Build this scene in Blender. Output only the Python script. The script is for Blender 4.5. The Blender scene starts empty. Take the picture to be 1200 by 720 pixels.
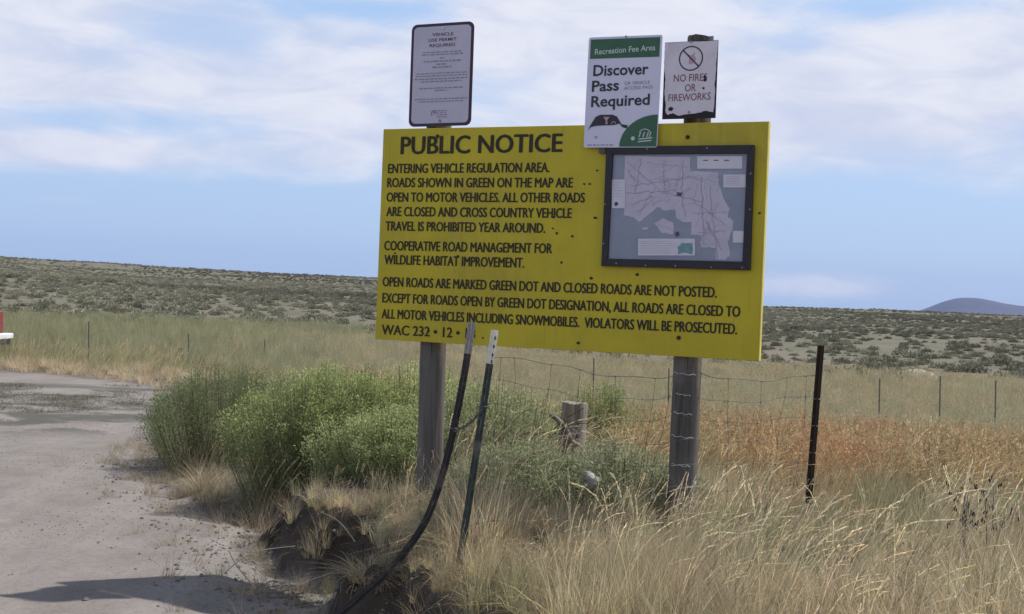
import bpy, math, random
import numpy as np
from mathutils import Vector, Matrix, Euler

random.seed(7)
RNG = np.random.default_rng(7)
SC = bpy.context.scene
COL = SC.collection

# ------------------------------------------------------------------ camera
F = 1500.0                                   # focal length in photo pixels (photo 1200 x 720)
EYE = Vector((0.0, 0.0, 1.6))
RHO = math.atan(0.04)
PIT = math.atan(10 / 1500.0)
fw = Vector((0, math.cos(PIT), -math.sin(PIT)))
_u0 = Vector((1, 0, 0)).cross(fw)
rt = Vector((1, 0, 0)) * math.cos(RHO) + _u0 * math.sin(RHO)
up = _u0 * math.cos(RHO) - Vector((1, 0, 0)) * math.sin(RHO)
cd = bpy.data.cameras.new('camera')
cam = bpy.data.objects.new('camera', cd)
COL.objects.link(cam)
cd.sensor_width = 36.0
cd.lens = 36.0 * F / 1200.0
cd.clip_start = 0.05
cd.clip_end = 30000
m3 = Matrix((rt, up, -fw)).transposed()
cam.matrix_world = Matrix.Translation(EYE) @ m3.to_4x4()
SC.camera = cam

def ray(px, py):
    return (fw + rt * ((px - 600) / F) - up * ((py - 360) / F)).normalized()

def at(px, py, y):
    d = ray(px, py)
    return EYE + d * ((y - EYE.y) / d.y)

# ------------------------------------------------------------------ sun, sky, exposure
SUN_EL = math.radians(56)
SUN_AZ = math.radians(66)                    # clockwise from +Y
sun_dir = Vector((math.sin(SUN_AZ) * math.cos(SUN_EL), math.cos(SUN_AZ) * math.cos(SUN_EL), math.sin(SUN_EL)))
sl = bpy.data.lights.new('sun', 'SUN')
sl.energy = 4.8
sl.angle = math.radians(0.6)
sl.color = (1.0, 0.955, 0.89)
so = bpy.data.objects.new('sun', sl)
COL.objects.link(so)
so.rotation_euler = (-sun_dir).to_track_quat('-Z', 'Y').to_euler()
SC.view_settings.view_transform = 'Standard'
SC.view_settings.look = 'None'
SC.view_settings.gamma = 1.0
SC.view_settings.use_curve_mapping = False
SC.view_settings.exposure = 0.13

def new_tree(idb):
    idb.use_nodes = True
    nt = idb.node_tree
    nt.nodes.clear()
    return nt

class N:
    """small node-graph helper"""
    def __init__(s, nt):
        s.nt = nt
    def add(s, kind, **kw):
        n = s.nt.nodes.new(kind)
        for k, v in kw.items():
            if k.startswith('i_'):
                continue
            setattr(n, k, v)
        return n
    def link(s, a, b):
        s.nt.links.new(a, b)
    def put(s, sock, v):
        if isinstance(v, bpy.types.NodeSocket):
            s.link(v, sock)
        else:
            sock.default_value = v
    def math(s, op, a, b=0.0, c=None, clamp=False):
        n = s.add('ShaderNodeMath', operation=op, use_clamp=clamp)
        s.put(n.inputs[0], a); s.put(n.inputs[1], b)
        if c is not None:
            s.put(n.inputs[2], c)
        return n.outputs[0]
    def mix(s, f, a, b, blend='MIX'):
        n = s.add('ShaderNodeMix', data_type='RGBA', blend_type=blend)
        s.put(n.inputs[0], f)
        s.put(n.inputs[6], a if isinstance(a, bpy.types.NodeSocket) else (*a, 1) if len(a) == 3 else a)
        s.put(n.inputs[7], b if isinstance(b, bpy.types.NodeSocket) else (*b, 1) if len(b) == 3 else b)
        return n.outputs[2]
    def noise(s, vec, scale, detail=4, rough=0.55, dist=0.0):
        n = s.add('ShaderNodeTexNoise')
        if vec is not None:
            s.link(vec, n.inputs['Vector'])
        n.inputs['Scale'].default_value = scale
        n.inputs['Detail'].default_value = detail
        n.inputs['Roughness'].default_value = rough
        n.inputs['Distortion'].default_value = dist
        return n.outputs[0]
    def ramp(s, v, lo, hi, a=0.0, b=1.0):
        n = s.add('ShaderNodeMapRange', interpolation_type='SMOOTHSTEP')
        s.put(n.inputs[0], v)
        n.inputs[1].default_value = lo; n.inputs[2].default_value = hi
        n.inputs[3].default_value = a; n.inputs[4].default_value = b
        return n.outputs[0]
    def mapping(s, vec, scale=(1, 1, 1), rot=(0, 0, 0), loc=(0, 0, 0)):
        n = s.add('ShaderNodeMapping')
        s.link(vec, n.inputs[0])
        n.inputs[1].default_value = loc; n.inputs[2].default_value = rot; n.inputs[3].default_value = scale
        return n.outputs[0]

SKY_STRENGTH = 0.115
def make_world():
    w = bpy.data.worlds.new('World')
    SC.world = w
    nt = new_tree(w); g = N(nt)
    sky = g.add('ShaderNodeTexSky', sky_type='NISHITA', sun_disc=False, sun_elevation=SUN_EL, sun_rotation=SUN_AZ)
    sky.air_density = 1.0; sky.dust_density = 1.2; sky.ozone_density = 1.4
    tc = g.add('ShaderNodeTexCoord')
    sx = g.add('ShaderNodeSeparateXYZ'); g.link(tc.outputs['Generated'], sx.inputs[0])
    dx, dy, dz = sx.outputs
    # direction -> azimuth / elevation; world clouds are laid out in these sky angles
    az = g.math('ARCTAN2', dx, dy)
    hor = g.math('SQRT', g.math('ADD', g.math('MULTIPLY', dx, dx), g.math('MULTIPLY', dy, dy)))
    el = g.math('ARCTAN2', dz, hor)
    cv = g.add('ShaderNodeCombineXYZ')
    g.link(az, cv.inputs[0]); g.link(g.math('MULTIPLY', el, 2.0), cv.inputs[1])
    # streaky bands, falling gently to the right as in a wind-drawn sheet of cloud
    v1 = g.mapping(cv.outputs[0], (1, 1, 1), (0, 0, math.radians(12)), (3.1, 0.4, 0))
    n1 = g.noise(v1, 5.0, 6, 0.52, 0.35)
    v2 = g.mapping(cv.outputs[0], (1, 1.7, 1), (0, 0, math.radians(18)), (7.7, 1.9, 0))
    n2 = g.noise(v2, 11.0, 7, 0.6, 0.6)
    nz = g.math('ADD', g.math('MULTIPLY', g.math('SUBTRACT', n1, 0.5), 2.3), g.math('MULTIPLY', g.math('SUBTRACT', n2, 0.5), 0.75))
    bnd = g.ramp(el, 0.045, 0.125, -0.6, 0.62)
    d = g.math('ADD', bnd, nz)
    def lobe(px, py, sx_, sy_, amp):
        nonlocal d
        r = ray(px, py)
        a0 = math.atan2(r.x, r.y); e0 = math.atan2(r.z, math.hypot(r.x, r.y))
        p = g.math('DIVIDE', g.math('SUBTRACT', az, a0), sx_ / F)
        q = g.math('DIVIDE', g.math('SUBTRACT', el, e0), sy_ / F)
        s = g.math('ADD', g.math('MULTIPLY', p, p), g.math('MULTIPLY', q, q))
        e = g.math('POWER', 2.71828, g.math('MULTIPLY', s, -1.0))
        d = g.math('MULTIPLY_ADD', e, amp, d)
    lobe(955, 332, 120, 20, 1.25)            # pale veil low on the right
    lobe(1060, 265, 170, 38, -0.45)
    lobe(930, 235, 80, 18, -0.3)
    lobe(400, 8, 95, 16, -1.0)               # blue rents
    lobe(1040, 5, 150, 20, -0.8)
    lobe(130, 140, 170, 18, -0.75)
    lobe(330, 225, 150, 16, -0.35)
    lobe(70, 180, 110, 20, 0.8)
    lobe(40, 234, 120, 11, 0.8)
    lobe(250, 285, 260, 40, -0.6)
    lobe(330, 245, 140, 8, 0.35)
    lobe(610, 105, 90, 22, -0.4)
    lobe(130, 95, 190, 32, 0.35)
    lobe(1040, 130, 220, 60, 0.35)
    lobe(930, 40, 60, 18, -0.35)
    high = g.ramp(el, 0.30, 0.75)
    cov = g.math('MULTIPLY', g.ramp(d, -0.2, 0.85, 0.0, 1.0), g.math('MULTIPLY_ADD', high, -0.8, 1.0))
    dens = g.ramp(g.math('ADD', n2, g.math('MULTIPLY', n1, 0.6)), 0.55, 1.05)
    cc = g.mix(dens, (5.1, 5.5, 6.8), (6.7, 6.85, 7.55))
    # the sky of this cool-toned camera: Nishita lifted by thin high veil
    veil = g.mix(g.math('MULTIPLY_ADD', high, -0.62, 0.72), sky.outputs[0], (3.75, 5.35, 8.0))
    # high cloud only covers the upper sky; keep it off below the horizon
    col = g.mix(cov, veil, cc)
    below = g.ramp(dz, -0.03, 0.0)
    col = g.mix(below, (1.2, 1.15, 1.1), col)
    bg = g.add('ShaderNodeBackground'); g.link(col, bg.inputs[0]); bg.inputs[1].default_value = SKY_STRENGTH
    out = g.add('ShaderNodeOutputWorld'); g.link(bg.outputs[0], out.inputs[0])
make_world()

# ------------------------------------------------------------------ object helpers
def tag(o, label=None, cat=None, group=None, kind=None):
    if label: o['label'] = label
    if cat: o['category'] = cat
    if group: o['group'] = group
    if kind: o['kind'] = kind
    return o

class Thing:
    """an Empty at the thing's base; its parts are given in world coordinates and stored locally"""
    def __init__(s, name, label, cat, loc, rotz=0.0, group=None):
        s.o = bpy.data.objects.new(name, None)
        s.o.empty_display_size = 0.1
        COL.objects.link(s.o)
        s.o.location = loc; s.o.rotation_euler = (0, 0, rotz)
        s.inv = (Matrix.Translation(Vector(loc)) @ Matrix.Rotation(rotz, 4, 'Z')).inverted()
        tag(s.o, label, cat, group)

class MB:
    def __init__(s):
        s.v = []; s.f = []; s.c = []
    def nv(s):
        return len(s.v)
    def add(s, verts, faces, col=None):
        b = len(s.v)
        s.v.extend([tuple(p) for p in verts])
        s.f.extend([tuple(i + b for i in q) for q in faces])
        if col is not None:
            s.c.extend([col] * len(verts))
    def box(s, c, size, M=None):
        hx, hy, hz = size[0] / 2, size[1] / 2, size[2] / 2
        p = [Vector((x * hx, y * hy, z * hz)) for x in (-1, 1) for y in (-1, 1) for z in (-1, 1)]
        if M is not None:
            p = [M @ q for q in p]
        p = [q + Vector(c) for q in p]
        s.add(p, [(0, 1, 3, 2), (4, 6, 7, 5), (0, 4, 5, 1), (2, 3, 7, 6), (0, 2, 6, 4), (1, 5, 7, 3)])
    def tube(s, path, rad, n=8, cap=True, wob=0.0):
        path = [Vector(p) for p in path]
        if not hasattr(rad, '__len__'):
            rad = [rad] * len(path)
        b = len(s.v)
        ref = None
        for i, p in enumerate(path):
            t = (path[min(i + 1, len(path) - 1)] - path[max(i - 1, 0)]).normalized()
            if ref is None:
                ref = Vector((1, 0, 0)) if abs(t.x) < 0.8 else Vector((0, 1, 0))
            a = (ref - t * ref.dot(t)).normalized(); ref = a
            c = t.cross(a)
            for k in range(n):
                w = 2 * math.pi * k / n
                r = rad[i] * (1 + wob * random.uniform(-1, 1))
                s.v.append(tuple(p + a * math.cos(w) * r + c * math.sin(w) * r))
        for i in range(len(path) - 1):
            for k in range(n):
                s.f.append((b + i * n + k, b + i * n + (k + 1) % n, b + (i + 1) * n + (k + 1) % n, b + (i + 1) * n + k))
        if cap:
            s.f.append(tuple(b + k for k in range(n - 1, -1, -1)))
            e = b + (len(path) - 1) * n
            s.f.append(tuple(e + k for k in range(n)))
    def sweep(s, path, prof, side):
        """closed 2-D profile (a along side, b along side x tangent) swept along a path"""
        path = [Vector(p) for p in path]; b = len(s.v); n = len(prof)
        for i, p in enumerate(path):
            t = (path[min(i + 1, len(path) - 1)] - path[max(i - 1, 0)]).normalized()
            a = (Vector(side) - t * t.dot(Vector(side))).normalized(); c = t.cross(a)
            for q in prof:
                s.v.append(tuple(p + a * q[0] + c * q[1]))
        for i in range(len(path) - 1):
            for k in range(n):
                s.f.append((b + i * n + k, b + i * n + (k + 1) % n, b + (i + 1) * n + (k + 1) % n, b + (i + 1) * n + k))
        s.f.append(tuple(b + k for k in range(n - 1, -1, -1)))
        e = b + (len(path) - 1) * n
        s.f.append(tuple(e + k for k in range(n)))
    def build(s, name, mat, parent=None, smooth=False, bevel=0.0):
        me = bpy.data.meshes.new(name)
        V = [Vector(p) for p in s.v]
        if isinstance(parent, Thing):
            V = [parent.inv @ p for p in V]
        me.from_pydata([tuple(p) for p in V], [], s.f)
        if s.c and len(s.c) == len(s.v):
            at_ = me.attributes.new('col', 'FLOAT_COLOR', 'POINT')
            at_.data.foreach_set('color', np.array([(*c, 1.0) for c in s.c], np.float32).ravel())
        me.materials.append(mat)
        me.update()
        o = bpy.data.objects.new(name, me)
        COL.objects.link(o)
        if parent is not None:
            o.parent = parent.o if isinstance(parent, Thing) else parent
        if smooth:
            me.polygons.foreach_set('use_smooth', [True] * len(me.polygons))
        if bevel:
            md = o.modifiers.new('bevel', 'BEVEL'); md.width = bevel; md.segments = 2; md.limit_method = 'ANGLE'
        return o

def np_mesh(name, V, Q, C=None, mat=None, smooth=False):
    """quads from numpy arrays"""
    me = bpy.data.meshes.new(name)
    V = np.asarray(V, np.float32); Q = np.asarray(Q, np.int32)
    k = Q.shape[1]
    me.vertices.add(len(V)); me.vertices.foreach_set('co', V.ravel())
    me.loops.add(Q.size); me.loops.foreach_set('vertex_index', Q.ravel())
    me.polygons.add(len(Q))
    me.polygons.foreach_set('loop_start', np.arange(0, Q.size, k, dtype=np.int32))
    me.polygons.foreach_set('loop_total', np.full(len(Q), k, np.int32))
    if smooth:
        me.polygons.foreach_set('use_smooth', np.ones(len(Q), bool))
    if C is not None:
        a = me.attributes.new('col', 'FLOAT_COLOR', 'POINT')
        C = np.asarray(C, np.float32)
        a.data.foreach_set('color', np.concatenate([C, np.ones((len(C), 1), np.float32)], 1).ravel())
    if mat: me.materials.append(mat)
    me.update(calc_edges=True)
    return me

# ------------------------------------------------------------------ materials
def mat_new(name):
    m = bpy.data.materials.new(name)
    nt = new_tree(m); g = N(nt)
    out = g.add('ShaderNodeOutputMaterial')
    bs = g.add('ShaderNodeBsdfPrincipled')
    g.link(bs.outputs[0], out.inputs[0])
    return m, g, bs, out

def mat_paint(name, col, rough=0.55, var=0.12, scale=9.0, metal=0.0, bump=0.0, dirt=None, dirt_amt=0.0, spec=0.4):
    m, g, bs, out = mat_new(name)
    tc = g.add('ShaderNodeTexCoord')
    n = g.noise(tc.outputs['Object'], scale, 6, 0.6)
    c = g.mix(g.ramp(n, 0.3, 0.7), [x * (1 - var) for x in col], [min(1, x * (1 + var)) for x in col])
    if dirt:
        n2 = g.noise(tc.outputs['Object'], scale * 0.6, 8, 0.7, 0.4)
        c = g.mix(g.math('MULTIPLY', g.ramp(n2, 0.48, 0.75), dirt_amt), c, dirt)
    g.link(c, bs.inputs['Base Color'])
    bs.inputs['Metallic'].default_value = metal
    bs.inputs['Specular IOR Level'].default_value = spec
    g.link(g.ramp(n, 0.2, 0.8, rough * 0.85, min(1, rough * 1.15)), bs.inputs['Roughness'])
    if bump:
        b = g.add('ShaderNodeBump'); b.inputs['Strength'].default_value = bump; b.inputs['Distance'].default_value = 0.004
        g.link(g.noise(tc.outputs['Object'], scale * 12, 5, 0.6), b.inputs['Height'])
        g.link(b.outputs[0], bs.inputs['Normal'])
    return m

def mat_wood(name, dark, light):
    m, g, bs, out = mat_new(name)
    tc = g.add('ShaderNodeTexCoord')
    v = g.mapping(tc.outputs['Object'], (34, 34, 1.6))
    grain = g.noise(v, 1.0, 8, 0.62, 0.5)
    v2 = g.mapping(tc.outputs['Object'], (60, 60, 1.0), (0, 0, 0), (5, 2, 1))
    crack = g.noise(v2, 1.0, 3, 0.5, 0.2)
    big = g.noise(tc.outputs['Object'], 3.0, 4)
    c = g.mix(g.ramp(grain, 0.32, 0.68), dark, light)
    c = g.mix(g.math('MULTIPLY', g.ramp(big, 0.45, 0.7), 0.4), c, (0.20, 0.18, 0.16))
    c = g.mix(g.ramp(crack, 0.30, 0.36, 0.85, 0.0), c, (0.03, 0.025, 0.02))
    g.link(c, bs.inputs['Base Color'])
    bs.inputs['Roughness'].default_value = 0.85
    b = g.add('ShaderNodeBump'); b.inputs['Strength'].default_value = 0.7; b.inputs['Distance'].default_value = 0.006
    h = g.math('ADD', grain, g.ramp(crack, 0.28, 0.38, -1.2, 0.0))
    g.link(h, b.inputs['Height']); g.link(b.outputs[0], bs.inputs['Normal'])
    return m

def mat_plant(name, instanced, rough=0.6, trans=0.35, gain=1.0):
    """leaf colour from the blade's own 'col'; instanced tufts multiply by the tint of each tuft"""
    m, g, bs, out = mat_new(name)
    a = g.add('ShaderNodeAttribute', attribute_name='col', attribute_type='GEOMETRY')
    c = a.outputs['Color']
    if instanced:
        t = g.add('ShaderNodeAttribute', attribute_name='tint', attribute_type='INSTANCER')
        c = g.mix(1.0, c, t.outputs['Color'], 'MULTIPLY')
    g.link(c, bs.inputs['Base Color'])
    bs.inputs['Roughness'].default_value = rough
    bs.inputs['Specular IOR Level'].default_value = 0.25
    tr = g.add('ShaderNodeBsdfTranslucent'); g.link(c, tr.inputs[0])
    mx = g.add('ShaderNodeMixShader'); mx.inputs[0].default_value = trans
    g.link(bs.outputs[0], mx.inputs[1]); g.link(tr.outputs[0], mx.inputs[2])
    g.link(mx.outputs[0], out.inputs[0])
    return m

M = {}
M['yellow'] = mat_paint('yellow_paint', (0.50, 0.40, 0.014), 0.5, 0.10, 2.2, bump=0.08, dirt=(0.30, 0.225, 0.03), dirt_amt=0.55)
def weather_board():
    m = M['yellow']; g = N(m.node_tree); bs = next(n for n in m.node_tree.nodes if n.type == 'BSDF_PRINCIPLED')
    src = bs.inputs['Base Color'].links[0].from_socket
    tc = g.add('ShaderNodeTexCoord')
    st = g.noise(g.mapping(tc.outputs['Object'], (26, 26, 1.1)), 1.0, 5, 0.65, 0.2)
    c = g.mix(g.math('MULTIPLY', g.ramp(st, 0.50, 0.74), 0.30), src, (0.56, 0.46, 0.09))
    st2 = g.noise(g.mapping(tc.outputs['Object'], (60, 60, 2.2), (0, 0, 0), (3, 1, 2)), 1.0, 4, 0.6)
    c = g.mix(g.math('MULTIPLY', g.ramp(st2, 0.56, 0.74), 0.28), c, (0.20, 0.14, 0.025))
    sp = g.noise(tc.outputs['Object'], 42.0, 3, 0.6)
    c = g.mix(g.math('MULTIPLY', g.ramp(sp, 0.70, 0.76), 0.5), c, (0.17, 0.11, 0.03))
    g.link(c, bs.inputs['Base Color'])
weather_board()
M['sunlit_yellow'] = mat_paint('sunlit_yellow', (0.62, 0.52, 0.10), 0.6, 0.1, 8.0)  # lighter yellow stands in for sunlight on the board's right edge
M['ink'] = mat_paint('black_lettering', (0.028, 0.022, 0.008), 0.6, 0.25, 20.0)
M['frame_dark'] = mat_paint('dark_frame', (0.022, 0.019, 0.026), 0.5, 0.2, 14.0, bump=0.1)
M['map_water'] = mat_paint('map_paper', (0.27, 0.29, 0.37), 0.3, 0.08, 5.0)
M['map_land'] = mat_paint('map_land', (0.50, 0.46, 0.56), 0.35, 0.06, 10.0)
M['map_line'] = mat_paint('map_line', (0.31, 0.29, 0.37), 0.5, 0.2, 30.0)
M['map_box'] = mat_paint('map_box', (0.62, 0.58, 0.66), 0.35, 0.05, 12.0)
M['map_teal'] = mat_paint('map_inset', (0.16, 0.30, 0.33), 0.4, 0.2, 40.0)
M['map_dark'] = mat_paint('map_dark', (0.07, 0.07, 0.09), 0.5, 0.2, 40.0)
M['sign_white'] = mat_paint('white_sign', (0.50, 0.47, 0.57), 0.45, 0.05, 5.0, dirt=(0.33, 0.30, 0.33), dirt_amt=0.3)
M['sign_white2'] = mat_paint('white_sign_new', (0.64, 0.62, 0.76), 0.35, 0.04, 5.0)
M['sign_white3'] = mat_paint('white_sign_worn', (0.66, 0.61, 0.67), 0.5, 0.06, 7.0, dirt=(0.36, 0.29, 0.30), dirt_amt=0.5)
M['purple'] = mat_paint('plum_border', (0.045, 0.022, 0.045), 0.5, 0.15, 10.0)
M['purple_ink'] = mat_paint('plum_ink', (0.10, 0.05, 0.09), 0.6, 0.2, 30.0)
M['grey_ink'] = mat_paint('faded_ink', (0.28, 0.24, 0.31), 0.6, 0.1, 30.0)
M['red_ink'] = mat_paint('dark_red_ink', (0.20, 0.075, 0.10), 0.6, 0.2, 30.0)
M['pink_ink'] = mat_paint('pink_ink', (0.50, 0.30, 0.36), 0.6, 0.1, 30.0)
M['navy_ink'] = mat_paint('dark_ink', (0.030, 0.028, 0.042), 0.5, 0.15, 30.0)
M['green_sign'] = mat_paint('green_sign', (0.035, 0.115, 0.062), 0.4, 0.1, 8.0)
M['white_ink'] = mat_paint('white_ink', (0.52, 0.58, 0.54), 0.5, 0.06, 30.0)
M['soot'] = mat_paint('black_edge', (0.018, 0.014, 0.018), 0.7, 0.3, 20.0, bump=0.2)
M['wood'] = mat_wood('weathered_wood', (0.055, 0.047, 0.040), (0.132, 0.117, 0.102))
M['wood_grey'] = mat_wood('grey_wood', (0.10, 0.085, 0.072), (0.27, 0.24, 0.21))
M['steel_black'] = mat_paint('dark_steel', (0.028, 0.026, 0.026), 0.5, 0.3, 25.0, metal=0.3, bump=0.2, dirt=(0.20, 0.16, 0.13), dirt_amt=0.75)
M['steel_green'] = mat_paint('green_steel', (0.045, 0.060, 0.055), 0.5, 0.35, 25.0, metal=0.2, bump=0.3, dirt=(0.24, 0.23, 0.20), dirt_amt=0.75)
M['steel_rust'] = mat_paint('rusty_steel', (0.038, 0.026, 0.020), 0.75, 0.35, 25.0, metal=0.2, bump=0.3, dirt=(0.10, 0.055, 0.030), dirt_amt=0.6)
M['galv'] = mat_paint('galvanised', (0.30, 0.28, 0.26), 0.55, 0.2, 40.0, metal=0.3, dirt=(0.12, 0.11, 0.10), dirt_amt=0.7)
M['steel_grey'] = mat_paint('dull_steel', (0.17, 0.155, 0.145), 0.7, 0.2, 25.0)
M['white_tip'] = mat_paint('chalky_white', (0.72, 0.70, 0.58), 0.6, 0.1, 40.0, dirt=(0.25, 0.23, 0.15), dirt_amt=0.5)
M['wire'] = mat_paint('fence_wire', (0.14, 0.125, 0.12), 0.55, 0.3, 60.0, metal=0.4)
M['wire_bright'] = mat_paint('bright_wire', (0.62, 0.62, 0.64), 0.4, 0.2, 60.0, metal=0.3)
M['stone'] = mat_paint('pale_stone', (0.30, 0.29, 0.27), 0.85, 0.25, 10.0, bump=0.6, dirt=(0.18, 0.16, 0.13), dirt_amt=0.6)
M['red_car'] = mat_paint('red_car_paint', (0.22, 0.035, 0.035), 0.35, 0.08, 3.0, dirt=(0.25, 0.2, 0.17), dirt_amt=0.3)
M['white_car'] = mat_paint('white_metal', (0.72, 0.72, 0.73), 0.35, 0.05, 3.0)
M['rubber'] = mat_paint('tyre_rubber', (0.02, 0.02, 0.021), 0.85, 0.2, 20.0)
M['glass_dark'] = mat_paint('dark_glass', (0.02, 0.024, 0.028), 0.08, 0.1, 2.0, spec=0.6)
M['lamp_red'] = mat_paint('red_lens', (0.35, 0.02, 0.02), 0.2, 0.1, 4.0)
M['straw_stem'] = mat_paint('straw_stem', (.55, .48, .36), .7, .15, 30)
M['grass'] = mat_plant('grass_blades', True, 0.6, 0.42)
M['leaf'] = mat_plant('bush_leaves', False, 0.6, 0.38)
M['sage'] = mat_plant('sage_leaves', False, 0.75, 0.15)
M['sage_i'] = mat_plant('sage_leaves_far', True, 0.75, 0.15)

# ------------------------------------------------------------------ terrain
def _hash(i, j, s):
    h = (i.astype(np.int64) * 374761393 + j.astype(np.int64) * 668265263 + s * 1442695041) & 0xffffffff
    h = ((h ^ (h >> 13)) * 1274126177) & 0xffffffff
    return ((h ^ (h >> 16)) & 0xffff) / 65535.0
def vnoise(x, y, s=0):
    i = np.floor(x); j = np.floor(y); a = x - i; b = y - j
    a = a * a * (3 - 2 * a); b = b * b * (3 - 2 * b)
    i = i.astype(np.int64); j = j.astype(np.int64)
    return (_hash(i, j, s) * (1 - a) + _hash(i + 1, j, s) * a) * (1 - b) + (_hash(i, j + 1, s) * (1 - a) + _hash(i + 1, j + 1, s) * a) * b
def fbm(x, y, s=0, o=4):
    t = 0; w = 0.5
    for k in range(o):
        t = t + w * (vnoise(x * 2 ** k, y * 2 ** k, s + k * 17) - 0.5); w *= 0.5
    return t * 2
def sstep(v, a, b):
    t = np.clip((v - a) / (b - a), 0, 1)
    return t * t * (3 - 2 * t)

EDGE = np.array([(-80, 27), (-30, 25.5), (-14, 24.2), (-8.5, 23.4), (-6.2, 21.8), (-5.2, 19), (-4.6, 16.5), (-3.85, 13.4), (-3.25, 11.6),
                 (-2.55, 10.05), (-2.0, 9.3), (-1.62, 8.5), (-1.42, 7.8), (-1.2, 7.3), (-0.92, 6.6), (-0.70, 6.15), (-0.50, 5.6), (-0.2, 5.0),
                 (0.4, 4.2), (1.0, 3.3), (2.2, 2.0), (5, 0), (14, -5), (60, -30)], float)
ROADPOLY = np.vstack([EDGE, [(60, -9000), (-9000, -9000), (-9000, 27)]])
def edge_dist(x, y):
    """signed distance to the edge of the dirt road, positive on the overgrown side"""
    d = np.full(x.shape, 1e9)
    for (ax, ay), (bx, by) in zip(EDGE[:-1], EDGE[1:]):
        ex, ey = bx - ax, by - ay
        t = np.clip(((x - ax) * ex + (y - ay) * ey) / (ex * ex + ey * ey), 0, 1)
        d = np.minimum(d, np.hypot(x - ax - t * ex, y - ay - t * ey))
    ins = np.zeros(x.shape, bool)
    P = ROADPOLY
    for k in range(len(P)):
        x0, y0 = P[k]; x1, y1 = P[(k + 1) % len(P)]
        if y0 == y1: continue
        c = ((y0 > y) != (y1 > y)) & (x < (x1 - x0) * (y - y0) / (y1 - y0) + x0)
        ins ^= c
    return np.where(ins, -d, d)

RIDGE_AZ = np.radians([-60, -21.8, -14.4, -6, 3, 11.3, 16.7, 21.8, 60])
RIDGE_H = np.array([7.5, 7.7, 6.9, 6.2, 4.4, 2.35, 2.7, 2.5, 3.0])
def terrain(x, y, with_s=False):
    x = np.asarray(x, float); y = np.asarray(y, float)
    r = np.hypot(x, y); az = np.arctan2(x, np.maximum(y, 0.01))
    s = edge_dist(x, y)
    s2 = s + 0.20 * fbm(x * 2.6, y * 2.6, 5) * np.exp(-r / 25) + 0.05 * fbm(x * 11, y * 11, 9, 3) * np.exp(-r / 12)
    bite = 0.30 * np.exp(-(((x + 0.92) / .36) ** 2 + ((y - 6.95) / .42) ** 2)) + 0.16 * np.exp(-(((x + 1.72) / .26) ** 2 + ((y - 8.75) / .28) ** 2))
    bite = bite - 0.05 * np.exp(-(((x + 1.30) / .22) ** 2 + ((y - 7.95) / .25) ** 2))
    s2 = s2 - bite
    right = sstep(az, -0.12, 0.12)
    plain = -0.12 * (1 - right) - 0.50 * right
    z = plain * sstep(r, 8.5, 21)
    zb = 0.38 * (1 - sstep(r, 8.0, 12.5)) + 0.05 * (1 - sstep(r, 12, 20))
    steep = 0.22 + 0.75 * sstep(y, 7.6, 9.2)
    z = z + zb * (0.80 * sstep(s2, -0.02, steep) + 0.20 * sstep(s2, 0.1, 1.3))
    # washed-out foot of the bank and loose spoil
    z = z - 0.20 * np.clip(bite, 0, 1)
    foot = np.exp(-((s2 + 0.12) / 0.16) ** 2) * (1 - sstep(r, 10, 13))
    z = z - 0.035 * foot
    z = z + 0.045 * fbm(x * 2.2, y * 2.2, 21, 5) * np.exp(-((s2 + 0.25) / 0.45) ** 2) * (1 - sstep(r, 12, 16))
    z = z + 0.15 * fbm(x * 6.5, y * 6.5, 23, 5) * np.exp(-((s2 - 0.02) / 0.16) ** 2) * (1 - sstep(r, 9, 11))
    for q_ in (-1.5, -3.1):
        z = z - 0.018 * np.exp(-((s - q_ - 0.15 * fbm(x * .6, y * .6, 27, 2)) / 0.17) ** 2) * (1 - sstep(r, 16, 20)) * (1 + fbm(x * 4, y * 4, 28, 2))
    # a mound under the broken post
    z = z + 0.05 * np.exp(-(((x + 1.95) / 0.35) ** 2 + ((y - 8.4) / 0.25) ** 2))
    z = z + 0.012 * fbm(x * 0.9, y * 0.9, 31) * (1 - sstep(r, 20, 30)) + 0.006 * fbm(x * 6, y * 6, 33, 3) * (1 - sstep(r, 10, 18))
    z = z + 0.08 * fbm(x * 0.5, y * 0.5, 35) * sstep(s, 0.5, 3) * (1 - sstep(r, 40, 60))
    H = np.interp(az, RIDGE_AZ, RIDGE_H)
    t = np.clip((r - 44) / (400 - 44), 0, 1)
    rise = t * (0.85 + 0.15 * t)
    z = np.where(r > 44, plain + (H - plain) * rise, z)
    z = z + fbm(x / 55, y / 55, 41) * 1.0 * sstep(r, 50, 170) * (1 - 0.75 * sstep(r, 340, 400)) + fbm(x / 14, y / 14, 43, 3) * 0.28 * sstep(r, 44, 90)
    z = z - (H + 14) * sstep(r, 410, 900)
    if with_s: return z, s2
    return z
def Z(x, y):
    return float(terrain(np.array([x]), np.array([y]))[0])

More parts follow.
